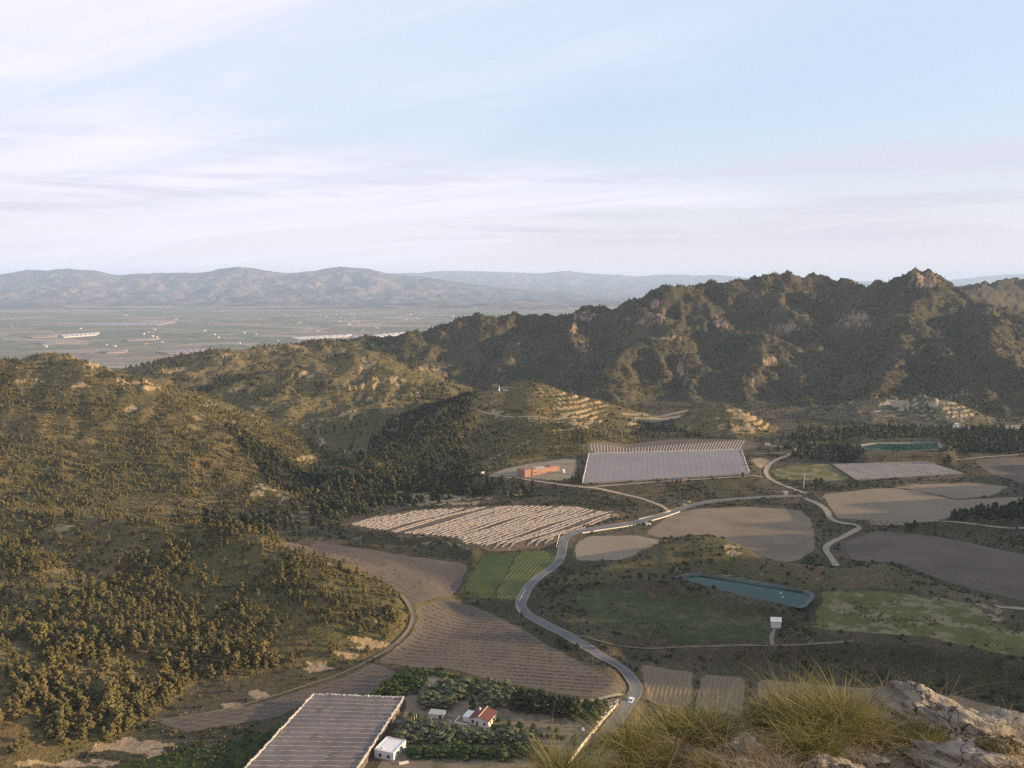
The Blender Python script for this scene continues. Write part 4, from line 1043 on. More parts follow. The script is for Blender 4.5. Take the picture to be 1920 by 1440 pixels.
def net_house(label, corners, hgt, nu, nv, nseam, mat, group, seam_w=.25, cross=0, seam_mat='net_edge', edge=True):
    c = [hit(*q) for q in corners]
    e = empty('net_house', tuple(np.mean(c, axis=0)))
    tag(e, label, 'net cover', group)
    o3 = np.array(e.location)
    Vg, V, F_ = quad_grid(c, nu, nv, hgt)
    sink([tuple(q[:2]) for q in c], 0)
    me = np_mesh('net_roof', np.array(V) - o3, F_); me.flip_normals() if me.polygons[0].normal.z < 0 else None
    link_mesh('net_roof', me, mat, e)
    for nm, ring in (('net_side', Vg[0]), ('net_side', Vg[-1]), ('net_side', Vg[:, 0]), ('net_side', Vg[:, -1])):
        n = len(ring); lo = ring.copy(); lo[:, 2] = gz_at(ring[:, 0], ring[:, 1]) - .1
        sv = np.vstack((ring, lo)) - o3
        link_mesh(nm, np_mesh(nm, sv, [(i, i + 1, n + i + 1, n + i) for i in range(n - 1)], False), mat, e)
    rs = np.random.default_rng(5)
    for k in range(nseam + 1):
        t_ = k / nseam * nv; j = min(int(t_), nv - 1); f_ = t_ - j
        ln = Vg[j] * (1 - f_) + Vg[j + 1] * f_ - o3
        strip(ln, seam_w, .05, 'seam', M[seam_mat], e, .02, .12, rs)
    for k in range(cross):
        t_ = (k + .5) / cross * nu; i = min(int(t_), nu - 1); f_ = t_ - i
        strip(Vg[:, i] * (1 - f_) + Vg[:, i + 1] * f_ - o3, seam_w, .05, 'cross_seam', M[seam_mat], e, .05, .12, rs)
    if edge:
        for ln in (Vg[:, -1], Vg[-1], Vg[:, 0]):
            ln = ln - o3
            dense = np.vstack([np.linspace(ln[i], ln[i + 1], 4)[:-1] for i in range(len(ln) - 1)] + [ln[-1:]])
            strip(dense, .8, .35, 'rolled_edge', M['net_edge'], e, .02, .35, rs)
        for i in range(0, nv + 1, 2):                         # edge posts
            bm = bmesh.new(); p = Vg[i, -1] - o3; tube(bm, (p[0] + .3, p[1], p[2] - hgt), (p[0] + .3, p[1], p[2] + .25), .08, .08, 5)
            link_mesh('post', bm_mesh('post', bm), M['wood'], e)
    return e
net_house('long grey net cover with pale crosswise seams beside the flat-roofed white building', [(455,1462),(668,1462),(757,1322),(588,1316)], 3.0, 24, 24, 17, M['net'], 'net covered crops', .20)
net_house('large smooth bluish grey net cover above the brick-red building', [(1092,908),(1405,890),(1390,845),(1104,853)], 1.2, 24, 14, 14, M['net_blue'], 'net covered crops', .18, 30, 'net_seam')
net_house('grey net cover with a pale grid of seams beside the green meadow', [(1604,902),(1806,890),(1738,868),(1560,873)], 1.3, 20, 10, 9, M['net'], 'net covered crops', .5, 24, 'net_edge', False)

# crumpled white nets rolled over the rows of the terrace
A_, B_ = G(873, 1015, 6), G(1033, 965, 6); td = (B_ - A_)[:2] / np.linalg.norm((B_ - A_)[:2]); tn = np.array((-td[1], td[0]))
rs = np.random.default_rng(3)
npoly = NETPOLY; first = None
for k in range(-52, 52):
    if rs.random() < .10: continue
    base = A_[:2] + tn * (k * 2.75 + rs.normal() * .2)
    s = np.arange(-160, 200, 1.3); q = base + np.outer(s, td) + np.outer(1.0 * np.sin(s / 11 + k * .7) + .6 * rs.normal(size=len(s)) * .4, tn)
    ins = poly_sd(q[:, 0], q[:, 1], npoly) < -1.2
    if ins.sum() < 8: continue
    i0, i1 = np.argmax(ins), len(ins) - np.argmax(ins[::-1]); q = q[i0:i1]
    z = gz_at(q[:, 0], q[:, 1]) + .08
    o = strip(np.column_stack((q, z)), 1.45, .55, 'net_row', M['net_row'], None, 0, .16, rs)
    tag(o, 'crumpled pale net gathered along a vine row on the sunlit terrace', 'crop net', 'nets gathered over the rows of the terrace')
# striped beds behind the blue net
c0, c1, c2, c3 = [hit(*q) for q in ((1108,851),(1388,843),(1398,825),(1104,832))]
for k in range(50):
    f_ = (k + .5) / 50
    a = c0 + (c1 - c0) * f_; b_ = c3 + (c2 - c3) * f_
    ln = np.array(lerp3(a, b_, 14)); ln[:, 2] = gz_at(ln[:, 0], ln[:, 1]) + .02
    tag(strip(ln, 1.35, .28, 'covered_bed', M['net_row'], None, 0, .05, rs), 'straight pale covered bed in the striped field behind the bluish net', 'crop bed', 'covered beds of the striped field')

# ------------------------------------------------------------------ buildings
def wall_box(name, mat, parent, x0, x1, y0, y1, z0, z1, bev=0.0):
    bm = bmesh.new(); box(bm, x0, x1, y0, y1, z0, z1); bmesh.ops.recalc_face_normals(bm, faces=bm.faces[:])
    return link_mesh(name, bm_mesh(name, bm), M[mat], parent)
def window(parent, x, z, w_, h_, y, face='front', shutters=False):
    """opening with frame and recessed pane on the wall plane y (front) or x (side)"""
    def bx(nm, mat, par, a0, a1, d0, d1, z0, z1):
        return wall_box(nm, mat, par, a0, a1, y + d0, y + d1, z0, z1) if face == 'front' else wall_box(nm, mat, par, y + d0, y + d1, a0, a1, z0, z1)
    s = -1 if face == 'front' else 1
    lo, hi = sorted((s * .04, -s * .05))
    f = bx('window', 'grey', parent, x - w_ / 2 - .07, x + w_ / 2 + .07, lo, hi, z - .07, z + h_ + .07)
    lo, hi = sorted((s * .06, -s * .03))
    bx('pane', 'glass', f, x - w_ / 2, x + w_ / 2, lo, hi, z, z + h_)
    lo, hi = sorted((s * .14, 0))
    bx('sill', 'stucco', f, x - w_ / 2 - .15, x + w_ / 2 + .15, lo, hi, z - .16, z - .09)
def door(parent, x, w_, h_, y, face='front', mat='wood'):
    s = -1 if face == 'front' else 1; lo, hi = sorted((s * .05, -s * .05))
    d = wall_box('door', mat, parent, x - w_ / 2, x + w_ / 2, y + lo, y + hi, .02, h_) if face == 'front' else wall_box('door', mat, parent, y + lo, y + hi, x - w_ / 2, x + w_ / 2, .02, h_)
    return d

# farmhouse with tiled roof
p = hit(898, 1362); h = empty('farmhouse', tuple(p), R(-22))
h.scale = (.84, .84, .84); tag(h, 'whitewashed farmhouse with a red tiled gable roof among the orchard trees', 'house')
bm = bmesh.new(); W2, D2, HW, HR = 4.4, 9.0, 3.0, 4.5
vs = [bm.verts.new(v) for v in ((-W2, 0, -.5), (W2, 0, -.5), (W2, 0, HW), (0, 0, HR), (-W2, 0, HW), (-W2, D2, -.5), (W2, D2, -.5), (W2, D2, HW), (0, D2, HR), (-W2, D2, HW))]
for f in ((0, 1, 2, 3, 4), (9, 8, 7, 6, 5), (1, 6, 7, 2), (5, 0, 4, 9), (4, 3, 8, 9), (3, 2, 7, 8)): bm.faces.new([vs[i] for i in f])
link_mesh('wall', bm_mesh('wall', bm), M['white'], h)
for s in (-1, 1):                                             # two tiled slopes, courses of tiles stand out
    bm = bmesh.new(); n = 22
    for k in range(n):
        y0 = -.45 + (D2 + .9) * k / n; y1 = y0 + (D2 + .9) / n * .93
        for j in range(4):
            a0, a1 = j / 4, (j + 1) / 4
            xa, xb = s * (W2 + .45) * a0, s * (W2 + .45) * a1; za = HR + .10 - (HR - HW) * a0 * (W2 + .45) / W2; zb = HR + .10 - (HR - HW) * a1 * (W2 + .45) / W2
            q = [(xa, y0, za + .02), (xb, y0, zb + .09), (xb, (y0 + y1) / 2, zb + .17), (xa, (y0 + y1) / 2, za + .10), (xb, y1, zb + .09), (xa, y1, za + .02)]
            vv = [bm.verts.new(t_) for t_ in q]
            bm.faces.new((vv[0], vv[1], vv[2], vv[3])); bm.faces.new((vv[3], vv[2], vv[4], vv[5]))
    bm2 = [(0, -.45, HR), (s * (W2 + .45), -.45, HW - .1), (s * (W2 + .45), D2 + .45, HW - .1), (0, D2 + .45, HR)]
    lo = [bm.verts.new(t_) for t_ in bm2]; hi = [bm.verts.new((t_[0], t_[1], t_[2] + .10)) for t_ in bm2]
    bm.faces.new(lo); bm.faces.new(hi)
    for i in range(4): bm.faces.new((lo[i], lo[(i + 1) % 4], hi[(i + 1) % 4], hi[i]))
    rf = link_mesh('roof', bm_mesh('roof', bm), M['tile' if s > 0 else 'tile2'], h)
    if s < 0:
        wall_box('chimney', 'white', rf, -2.5, -1.8, 5.6, 6.3, HR - 1.2, HR + .7)
bm = bmesh.new(); tube(bm, (0, -.5, HR + .16), (0, D2 + .5, HR + .16), .16, .16, 6); link_mesh('ridge_tiles', bm_mesh('ridge_tiles', bm), M['wall_warm'], h)
window(h, -3.0, .9, 1.1, 1.5, 0); window(h, 2.6, 1.0, 1.0, 1.1, 0); door(h, -.9, 1.1, 2.1, 0)
window(h, 2.5, 1.0, 1.0, 1.1, W2, 'side'); window(h, 5.0, 1.0, .9, 1.1, W2, 'side'); door(h, 7.2, 1.0, 2.1, W2, 'side')
wall_box('annex', 'white', h, -8.2, -4.42, 1.2, 7.2, -.5, 2.3); wall_box('annex_roof', 'white_roof', h, -8.35, -4.44, 1.05, 7.35, 2.31, 2.45)
wall_box('terrace_wall', 'white', h, -11.0, -4.45, -1.6, -1.35, -.5, .8); wall_box('terrace_wall', 'white', h, -11.0, -10.75, -1.33, 4.0, -.5, .8)
wall_box('porch_post', 'white', h, 4.7, 4.95, -.9, -.65, -.3, 2.6); wall_box('terrace_floor', 'stucco', h, -10.7, -4.45, -1.3, 1.15, -.45, .12)

# flat-roofed white building
p = hit(720, 1424); h = empty('white_building', tuple(p), R(-21))
tag(h, 'flat-roofed white building with two dark windows beside the net cover', 'building')
wall_box('wall', 'white', h, -3.7, 3.7, 0, 8.8, -.6, 2.75)
wall_box('roof_slab', 'white_roof', h, -3.5, 3.5, .2, 8.6, 2.76, 2.84)
for a in ((-3.72, 3.72, -.02, .18), (-3.72, 3.72, 8.62, 8.82), (-3.72, -3.52, .19, 8.61), (3.52, 3.72, .19, 8.61)): wall_box('parapet', 'white', h, a[0], a[1], a[2], a[3], 2.76, 3.05)
window(h, -1.5, .75, .9, 1.1, 0); window(h, 1.7, .75, 1.0, 1.1, 0); window(h, 3.2, .8, 1.0, 1.0, 3.7, 'side'); door(h, 6.0, 1.0, 2.1, 3.7, 'side', 'grey')
wall_box('chimney', 'white_roof', h, -1.6, -.9, 1.0, 1.7, 2.86, 3.7); wall_box('porch', 'stucco', h, 3.75, 5.4, 1.0, 5.2, -.4, .12)
p = hit(757, 1432); o = wall_box('water_trough', 'stucco', None, -1.6, 1.6, -.5, .5, 0, .6); o.location = p; o.rotation_euler[2] = R(20); tag(o, 'low pale water trough on the ground beside the flat-roofed white building', 'trough')

# grey shed and small things round the farmhouse
p = hit(818, 1347); h = empty('shed', tuple(p), R(-12)); h.scale = (.8, .8, .8); tag(h, 'low grey flat-roofed shed left of the tiled farmhouse', 'shed')
wall_box('wall', 'white', h, -3.6, 3.2, 0, 4.2, -.4, 1.9); wall_box('roof', 'grey', h, -3.9, 3.5, -.4, 4.5, 1.91, 2.05); wall_box('opening', 'dark', h, 1.2, 2.6, -.04, .2, .1, 1.6)
p = hit(752, 1362); h = empty('hut', tuple(p), R(15)); tag(h, 'tiny hut with a dark tin roof at the edge of the net cover', 'hut')
wall_box('wall', 'wall_warm', h, -1.3, 1.3, 0, 1.8, -.2, 1.5); wall_box('roof', 'dark', h, -1.6, 1.0, -.3, 2.0, 1.51, 1.62)
for px, py in ((777,1355),(781,1352),(840,1362),(844,1362)):
    p = hit(px, py); bm = bmesh.new(); tube(bm, (0, 0, -.2), (0, 0, 2.6), .12, .10, 6)
    o = link_mesh('gate_post', bm_mesh('gate_post', bm), M['stucco']); o.location = p
    tag(o, 'pale post standing between the orchard trees left of the farmhouse', 'post', 'pale posts left of the farmhouse')
for (px, py, lb) in ((1093,1372,'small white urn-shaped planter by the drive right of the hedge'),):
    p = hit(px, py); bm = bmesh.new(); tube(bm, (0, 0, 0), (0, 0, .9), .45, .6, 8); tube(bm, (0, 0, .9), (0, 0, 1.5), .25, .35, 8)
    o = link_mesh('planter', bm_mesh('planter', bm), M['white']); o.location = p; tag(o, lb, 'planter')

# boundary wall along the road: panels between pillars
wl = chaikin([hit(*q)[:2] for q in ((1158,1323),(1142,1340),(1126,1358),(1112,1376),(1098,1392),(1084,1410),(1068,1432),(1050,1456))], 2, False)
wl = np.array(resample(wl, 5.5, False)); wz = gz_at(wl[:, 0], wl[:, 1])
e = empty('boundary_wall', (wl[0][0], wl[0][1], wz[0])); tag(e, 'pale sunlit boundary wall with pillars between the orchard and the road', 'wall')
for i in range(len(wl) - 1):
    a, b_ = wl[i] - wl[0], wl[i + 1] - wl[0]; d = b_ - a; n_ = np.array((-d[1], d[0])) / np.linalg.norm(d) * .15
    bm = bmesh.new(); z0, z1 = wz[i] - wz[0], wz[i + 1] - wz[0]
    prism(bm, [a - n_, b_ - n_, b_ + n_, a + n_], [z0 - .4, z1 - .4, z1 - .4, z0 - .4], [z0 + 1.35, z1 + 1.35, z1 + 1.35, z0 + 1.35]); bmesh.ops.recalc_face_normals(bm, faces=bm.faces[:])
    link_mesh('panel', bm_mesh('panel', bm), M['wall_warm'], e)
    if i in (0, 2, 4, 5, 7, 9, 11):
        bm = bmesh.new(); box(bm, a[0] - .3, a[0] + .3, a[1] - .3, a[1] + .3, z0 - .4, z0 + 2.2); box(bm, a[0] - .38, a[0] + .38, a[1] - .38, a[1] + .38, z0 + 2.21, z0 + 2.35)
        link_mesh('pillar', bm_mesh('pillar', bm), M['white'], e)

# car on the road
def car(p, rz):
    e = empty('car', tuple(p), rz); tag(e, 'small white car driving on the road by the end of the boundary wall', 'car')
    prof = [(-2.0, .35), (2.0, .35), (2.05, .75), (1.2, .92), (.65, 1.42), (-1.25, 1.45), (-1.95, .95), (-2.05, .7)]
    def ext(nm, pr, w_, mat, par):
        bm = bmesh.new(); a = [bm.verts.new((x, -w_, z)) for x, z in pr]; b_ = [bm.verts.new((x, w_, z)) for x, z in pr]
        bm.faces.new(a); bm.faces.new(b_[::-1])
        for i in range(len(pr)): j = (i + 1) % len(pr); bm.faces.new((a[i], b_[i], b_[j], a[j]))
        bmesh.ops.recalc_face_normals(bm, faces=bm.faces[:]); return link_mesh(nm, bm_mesh(nm, bm), M[mat], par)
    ext('body', prof, .84, 'paint', e)
    ext('side_windows', [(1.0, .95), (.6, 1.34), (-1.15, 1.37), (-1.6, .97)], .855, 'glass', e)
    for nm, pr in (('windscreen', [(1.14, .97), (.70, 1.41), (.74, 1.42), (1.19, .97)]), ('rear_window', [(-1.33, 1.40), (-1.88, 1.0), (-1.92, 1.01), (-1.36, 1.43)])): ext(nm, pr, .72, 'glass', e)
    for x in (-1.25, 1.3):
        for y in (-.78, .78):
            bm = bmesh.new(); tube(bm, (x, y - .1, .32), (x, y + .1, .32), .32, .32, 12); wh = link_mesh('wheel', bm_mesh('wheel', bm), M['rubber'], e)
            bm = bmesh.new(); tube(bm, (x, y - .115, .32), (x, y + .115, .32), .18, .18, 10); link_mesh('rim', bm_mesh('rim', bm), M['metal'], wh)
    for y in (-.6, .6):
        bm = bmesh.new(); box(bm, 2.0, 2.06, y - .17, y + .17, .62, .76); link_mesh('headlight', bm_mesh('headlight', bm), M['metal'], e)
        bm = bmesh.new(); box(bm, -2.06, -2.0, y - .15, y + .15, .7, .85); link_mesh('tail_light', bm_mesh('tail_light', bm), M['sign_red'], e)
    return e
p = hit(1183, 1316); p2 = hit(1170, 1334); car(p, math.atan2(p2[1] - p[1], p2[0] - p[0]))

# road sign
p = hit(1127, 1412); e = empty('road_sign', tuple(p), R(10)); tag(e, 'small red and white warning sign on a post at the roadside', 'road sign')
bm = bmesh.new(); tube(bm, (0, 0, -.2), (0, 0, 2.4), .05, .05, 6); link_mesh('post', bm_mesh('post', bm), M['metal'], e)
bm = bmesh.new(); vs = [(-.55, -.06), (.55, -.06), (0, .9)]
a = [bm.verts.new((x, -.05, 1.6 + z)) for x, z in vs]; b_ = [bm.verts.new((x, -.08, 1.6 + z)) for x, z in vs]; bm.faces.new(a[::-1]); bm.faces.new(b_)
for i in range(3): bm.faces.new((a[i], a[(i + 1) % 3], b_[(i + 1) % 3], b_[i]))
sg = link_mesh('plate', bm_mesh('plate', bm), M['sign_red'], e)
bm = bmesh.new(); bm.faces.new([bm.verts.new((x * .62, -.085, 1.6 + .18 + z * .6)) for x, z in vs]); link_mesh('plate_face', bm_mesh('plate_face', bm), M['white'], sg)

# hut by the pond
p = hit(1455, 1178); e = empty('pump_house', tuple(p), R(-14)); tag(e, 'plain white pump house with a sloping roof below the pond bank', 'hut')
bm = bmesh.new(); prism(bm, [(-2.2, 0), (2.2, 0), (2.2, 3.4), (-2.2, 3.4)], -.5, [2.9, 3.2, 3.9, 3.6]); link_mesh('wall', bm_mesh('wall', bm), M['white'], e)
bm = bmesh.new(); prism(bm, [(-2.5, -.2), (2.5, -.2), (2.5, 3.6), (-2.5, 3.6)], [2.87, 3.21, 3.96, 3.62], [3.0, 3.34, 4.09, 3.75]); link_mesh('roof', bm_mesh('roof', bm), M['stucco'], e)
door(e, 1.2, 1.0, 2.1, 2.3, 'side', 'grey')
for px, py in ((1464, 1113), (1468, 1121)):
    q = G(px, py, 9.0); bm = bmesh.new(); bmesh.ops.create_uvsphere(bm, u_segments=10, v_segments=6, radius=.42)
    o = link_mesh('float', bm_mesh('float', bm, True), M['white']); o.location = (q[0], q[1], 9.12); tag(o, 'small white float on the teal pond water', 'float', 'white floats on the pond')

# red earth-coloured museum building
c = hit(984, 895); e = empty('red_building', tuple(c)); tag(e, 'long low brick-red building with a flat roof at the foot of the terraced hill', 'building')
d1 = np.array((30.0, 25.0)); d1 /= np.linalg.norm(d1); d2 = np.array((-.70, .71))
def pl(a, b): return tuple(d1 * a + d2 * b)
def block(nm, mat, a0, a1, b0, b1, z0, z1, par=e):
    bm = bmesh.new(); prism(bm, [pl(a0, b0), pl(a1, b0), pl(a1, b1), pl(a0, b1)], z0, z1); bmesh.ops.recalc_face_normals(bm, faces=bm.faces[:]); return link_mesh(nm, bm_mesh(nm, bm), M[mat], par)
block('front_block', 'red', 0, 6.2, 0, 8.5, -1, 5.6); block('roof_slab', 'red_dark', .2, 6.0, .2, 8.3, 5.61, 5.75)
block('long_wing', 'red', 8.2, 37, .5, 8, -1, [4.6, 3.6, 3.6, 4.6]); block('connecting_wing', 'red_dark', 6.21, 8.19, 4, 8, -1, 4.0)
block('pillar', 'red', 6.8, 7.3, 1.0, 1.5, -1, 3.6); block('lintel', 'red', 6.21, 8.19, .9, 1.6, 3.61, 4.3)
block('roof_light', 'grey', 13, 22, 2, 6, 4.2, 5.0); block('roof_light', 'red_dark', 28, 32, 2, 6, 3.8, 4.7); block('roof_rim', 'red_dark', 8.2, 12.2, .48, 7.9, 4.61, 5.0)
block('window', 'dark', 9.5, 13, .44, .6, 1.8, 2.5); block('terrace_slab', 'concrete', -1, 38, -2.2, -.02, -1, .25)
p = hit(1056, 886); bm = bmesh.new(); tube(bm, (0, 0, 0), (0, 0, 2.6), 1.2, 1.2, 14); o = link_mesh('water_tank', bm_mesh('water_tank', bm), M['white']); o.location = p; tag(o, 'round white water tank at the far end of the red building', 'tank')
p = hit(905, 889); o = wall_box('sign_board', 'white', None, -1.6, 1.6, -.1, .1, .6, 2.0); o.location = p; o.rotation_euler[2] = R(25); tag(o, 'small pale board at the left entrance of the forecourt by the red building', 'board')

# shelter below the blue net, hill-top marker and ruin, far sheds
p = hit(1277, 905); e = empty('field_shelter', tuple(p), R(12)); tag(e, 'open field shelter with a dark flat roof below the bluish net cover', 'shelter')
wall_box('back_wall', 'grey', e, -5.2, 1.6, 3.6, 3.9, -.4, 2.9); wall_box('roof', 'dark', e, -5.6, 2.0, -.4, 4.2, 2.95, 3.15)
for x in (-5.2, -1.8, 1.4): wall_box('post', 'stucco', e, x - .15, x + .15, 0, .3, -.4, 2.94)
wall_box('lean_to_roof', 'wood', e, 2.05, 6.6, .2, 4.2, 2.4, 2.55); wall_box('lean_to_wall', 'wall_warm', e, 2.2, 6.4, 3.5, 3.8, -.4, 2.39)
p = hit(1440, 836); e = empty('field_shed', tuple(p)); tag(e, 'tiny pale field shed by the bend of the dirt road', 'shed'); wall_box('wall', 'stucco', e, -2, 2, 0, 3, -.3, 1.8); wall_box('roof', 'grey', e, -2.3, 2.3, -.3, 3.3, 1.81, 1.95)
p = hit(1474, 928); e = empty('field_hut', tuple(p), R(20)); tag(e, 'tiny square hut on the bank beside the road fork', 'hut'); wall_box('wall', 'concrete', e, -1.7, 1.7, 0, 2.6, -.3, 2.0); wall_box('roof', 'grey', e, -1.9, 1.9, -.2, 2.8, 2.01, 2.15)
p = hit(936, 733); e = empty('marker', tuple(p)); tag(e, 'slim white marker post on the shoulder of the terraced hill top', 'marker')
bm = bmesh.new(); tube(bm, (0, 0, -.3), (0, 0, 2.2), 1.1, .9, 8); link_mesh('base', bm_mesh('base', bm), M['white'], e); bm = bmesh.new(); tube(bm, (0, 0, 2.2), (0, 0, 5.6), .35, .2, 8); link_mesh('shaft', bm_mesh('shaft', bm), M['white'], e)
p = hit(949, 734); e = empty('hilltop_hut', tuple(p)); tag(e, 'grey hut ruin beside the white marker on the terraced hill', 'ruin'); wall_box('wall', 'grey', e, -3.4, 3.4, 0, 3, -.4, 1.4); wall_box('roof', 'white_roof', e, -3.6, 2.0, -.1, 3.1, 1.41, 1.6)
p = hit(1806, 805); e = empty('roadside_farm', tuple(p), R(-8)); tag(e, 'long low white farm building at the foot of the grey badland hill', 'building')
wall_box('wall', 'white', e, -9, 7, 0, 5, -.5, 2.6); wall_box('roof', 'tile', e, -3, 7.3, -.2, 5.2, 2.61, 2.9); wall_box('block', 'white', e, -7, -3.5, 1, 5.5, 2.61, 5.2); wall_box('window', 'dark', e, 0, 1.2, -.05, .2, .8, 1.8); wall_box('window', 'dark', e, 3.5, 4.7, -.05, .2, .8, 1.8)
p = hit(1283, 950); o = wall_box('concrete_block', 'concrete', None, -1.6, 1.6, -1, 1, -.2, 1.9); o.location = p; o.rotation_euler[2] = R(18); tag(o, 'pale concrete block at the road junction below the shelter', 'block')
p = hit(1216, 985); e = empty('culvert', tuple(p), R(15)); tag(e, 'small white culvert head on the grass verge under the road', 'culvert'); wall_box('head', 'stucco', e, -1.6, 1.6, 0, 1.2, -.2, 1.2); wall_box('opening', 'dark', e, -.8, .8, -.05, .3, 0, .8)

# pole with transformer
p = hit(1507, 917); e = empty('utility_pole', tuple(p)); tag(e, 'tall pale utility pole with a cross-arm by the bend of the road', 'pole')
bm = bmesh.new(); tube(bm, (0, 0, -.5), (0, 0, 11.6), .34, .22, 8); link_mesh('pole', bm_mesh('pole', bm), M['metal'], e)
wall_box('crossarm', 'metal', e, -1.4, 1.4, -.12, .12, 11.2, 11.5); wall_box('transformer', 'metal', e, -.6, .6, -.75, -.26, 9.5, 10.8)
for x in (-1.2, 0, 1.2):
    bm = bmesh.new(); tube(bm, (x, 0, 11.5), (x, 0, 11.95), .1, .08, 6); link_mesh('insulator', bm_mesh('insulator', bm), M['white'], e)
# low white kerb beams on the outer edge of the road bends
def edge_beam(pxs, off, h_, label):
    ln = chaikin([hit(*q)[:2] for q in pxs], 2, False); ln = np.array(resample(ln, 3.0, False)); z = gz_at(ln[:, 0], ln[:, 1]) + .1
    k = np.ones(5) / 5; z = np.convolve(np.pad(z, 2, 'edge'), k, 'valid')
    o = strip(np.column_stack((ln, z)), .32, h_ * .7, 'road_kerb', M['stucco'], None, -.1, 0, None); tag(o, label, 'kerb')
edge_beam([(1092,1000),(1130,994),(1165,989),(1200,983),(1225,976),(1250,969),(1275,960)], 0, .75, 'bright low kerb beam along the camera side of the sunlit road')
edge_beam([(1198,974),(1220,969),(1240,964),(1258,958)], 0, .7, 'short pale kerb beam on the hill side of the road junction')
edge_beam([(1049,1003),(1046,1014),(1043,1028)], 0, .9, 'short pale kerb beam at the corner of the net-covered terrace')
edge_beam([(985,1106),(976,1122),(969,1137),(974,1148)], 0, .5, 'thin pale kerb along the tight bend beside the green field')
fp = chaikin([hit(*q)[:2] for q in ((1095,1196),(1130,1209),(1180,1218),(1260,1215),(1340,1213))], 2, False); fp = np.array(resample(fp, 4.5, False)); fz = gz_at(fp[:, 0], fp[:, 1])
for (x, y), z in zip(fp[:16], fz):
    bm = bmesh.new(); tube(bm, (0, 0, -.2), (0, 0, 1.3), .13, .1, 6); o = link_mesh('fence_post', bm_mesh('fence_post', bm), M['wood']); o.location = (x, y, z); tag(o, 'dark wooden post beside the track below the meadow', 'post', 'posts along the track below the meadow')

# ------------------------------------------------------------------ far plain: farmhouses and plastic greenhouses
def far_at(px, py): return np.array(G(px, py, -99.5))
FH = [(198,648),(213,650),(85,651),(275,646),(303,643),(285,631),(292,632),(268,627),(289,619),(278,623),(383,621),(401,628),(408,633),(459,625),(479,628),(509,631),(594,622),(600,592),(612,593),(631,591),(656,589),(665,596),(680,621),(706,616),(638,603),(770,590),(781,597),(822,598),(850,593),(236,592),(70,574),(384,661),(760,600),(20,612),(150,617),(330,600),(520,640),(448,645),(1040,590),(700,596),(560,606),(655,609)]
M['far_white'] = mat_plain('far_white', (0.58, 0.53, 0.48), .1, .1)
for i, (px, py) in enumerate(FH):
    p = far_at(px, py); sc_ = p[1] / 4200; e = empty('farmstead', tuple(p), random.uniform(-.5, .5)); w_ = random.uniform(8, 17) * sc_ ** .5
    wall_box('wall', 'far_white', e, -w_ / 2, w_ / 2, 0, 8, -1, 4.5)
    bm = bmesh.new()
    vs = [bm.verts.new(v) for v in ((-w_ / 2 - .4, -.4, 4.6), (w_ / 2 + .4, -.4, 4.6), (w_ / 2 + .4, 8.4, 4.6), (-w_ / 2 - .4, 8.4, 4.6), (-w_ / 2 - .4, 4, 6.4), (w_ / 2 + .4, 4, 6.4))]
    for f in ((0, 1, 5, 4), (2, 3, 4, 5), (0, 4, 3), (1, 2, 5), (3, 2, 1, 0)): bm.faces.new([vs[k] for k in f])
    link_mesh('roof', bm_mesh('roof', bm), M['stucco' if i % 3 else 'tile'], e)
    tag(e, 'tiny white farmhouse far out on the hazy plain', 'house', 'farmhouses on the far plain')
GHS = [((115,608),(330,604),(295,611),(205,612),'long pinkish plastic greenhouse far out on the left plain'),((45,631),(110,628),(105,632),(60,634),'short pale greenhouse at the far left of the plain'),((112,629),(187,624),(180,629),(120,633),'thin bright greenhouse strip beside the short pale one'),((290,660),(400,655),(392,661),(315,664),'bluish plastic greenhouse just above the notch between the hills'),((185,660),(240,657),(236,661),(200,663),'pale greenhouse just above the left hill top'),((545,634),(660,628),(650,632),(560,637),'bright white greenhouse roof touching the wooded skyline'),((660,632),(760,624),(752,628),(680,635),'white greenhouse strip right of the other on the wooded skyline'),((1080,554),(1105,554),(1108,556),(1082,556),'short white greenhouse far beyond the mountain saddle'),((1108,556),(1172,558),(1170,561),(1112,559),'long white greenhouse far beyond the mountain saddle'),((70,644),(120,642),(118,645),(80,647),'dull grey greenhouse patch low on the left plain'),((230,637),(300,634),(296,637),(240,640),'faint grey greenhouse amid the farmhouses of the plain')]
M['plastic'] = mat_plain('plastic', (0.27, 0.225, 0.21), .2, .02)
M['plastic_white'] = mat_plain('plastic_white', (0.50, 0.46, 0.43), .12, .02)
for i, (a, b_, c, d, lb) in enumerate(GHS):
    q = [far_at(*t_) for t_ in (a, b_, c, d)]; o3 = np.mean(q, axis=0); e = empty('greenhouse', tuple(o3)); tag(e, lb, 'greenhouse')
    bm = bmesh.new(); prism(bm, [tuple((t_ - o3)[:2]) for t_ in q], -1, 3.5); bmesh.ops.recalc_face_normals(bm, faces=bm.faces[:])
    link_mesh('plastic_wall', bm_mesh('plastic_wall', bm), M['plastic_white' if i in (2, 5, 6, 7, 8) else 'plastic'], e)
    bm = bmesh.new(); A0, B0, C0, D0 = [t_ - o3 for t_ in q]; nb = 8
    for k in range(nb):
        f0, f1 = k / nb, (k + .92) / nb
        P0, P1 = A0 + (B0 - A0) * f0, A0 + (B0 - A0) * f1; Q0, Q1 = D0 + (C0 - D0) * f0, D0 + (C0 - D0) * f1
        vs = [bm.verts.new((t_[0], t_[1], 3.6 + h_)) for t_, h_ in ((P0, 0), ((P0 + P1) / 2, 1.4), (P1, 0), (Q1, 0), ((Q0 + Q1) / 2, 1.4), (Q0, 0))]
        bm.faces.new((vs[0], vs[1], vs[4], vs[5])); bm.faces.new((vs[1], vs[2], vs[3], vs[4]))
    link_mesh('plastic_roof', bm_mesh('plastic_roof', bm), M['plastic_white' if i in (2, 5, 6, 7, 8) else 'plastic'], e)

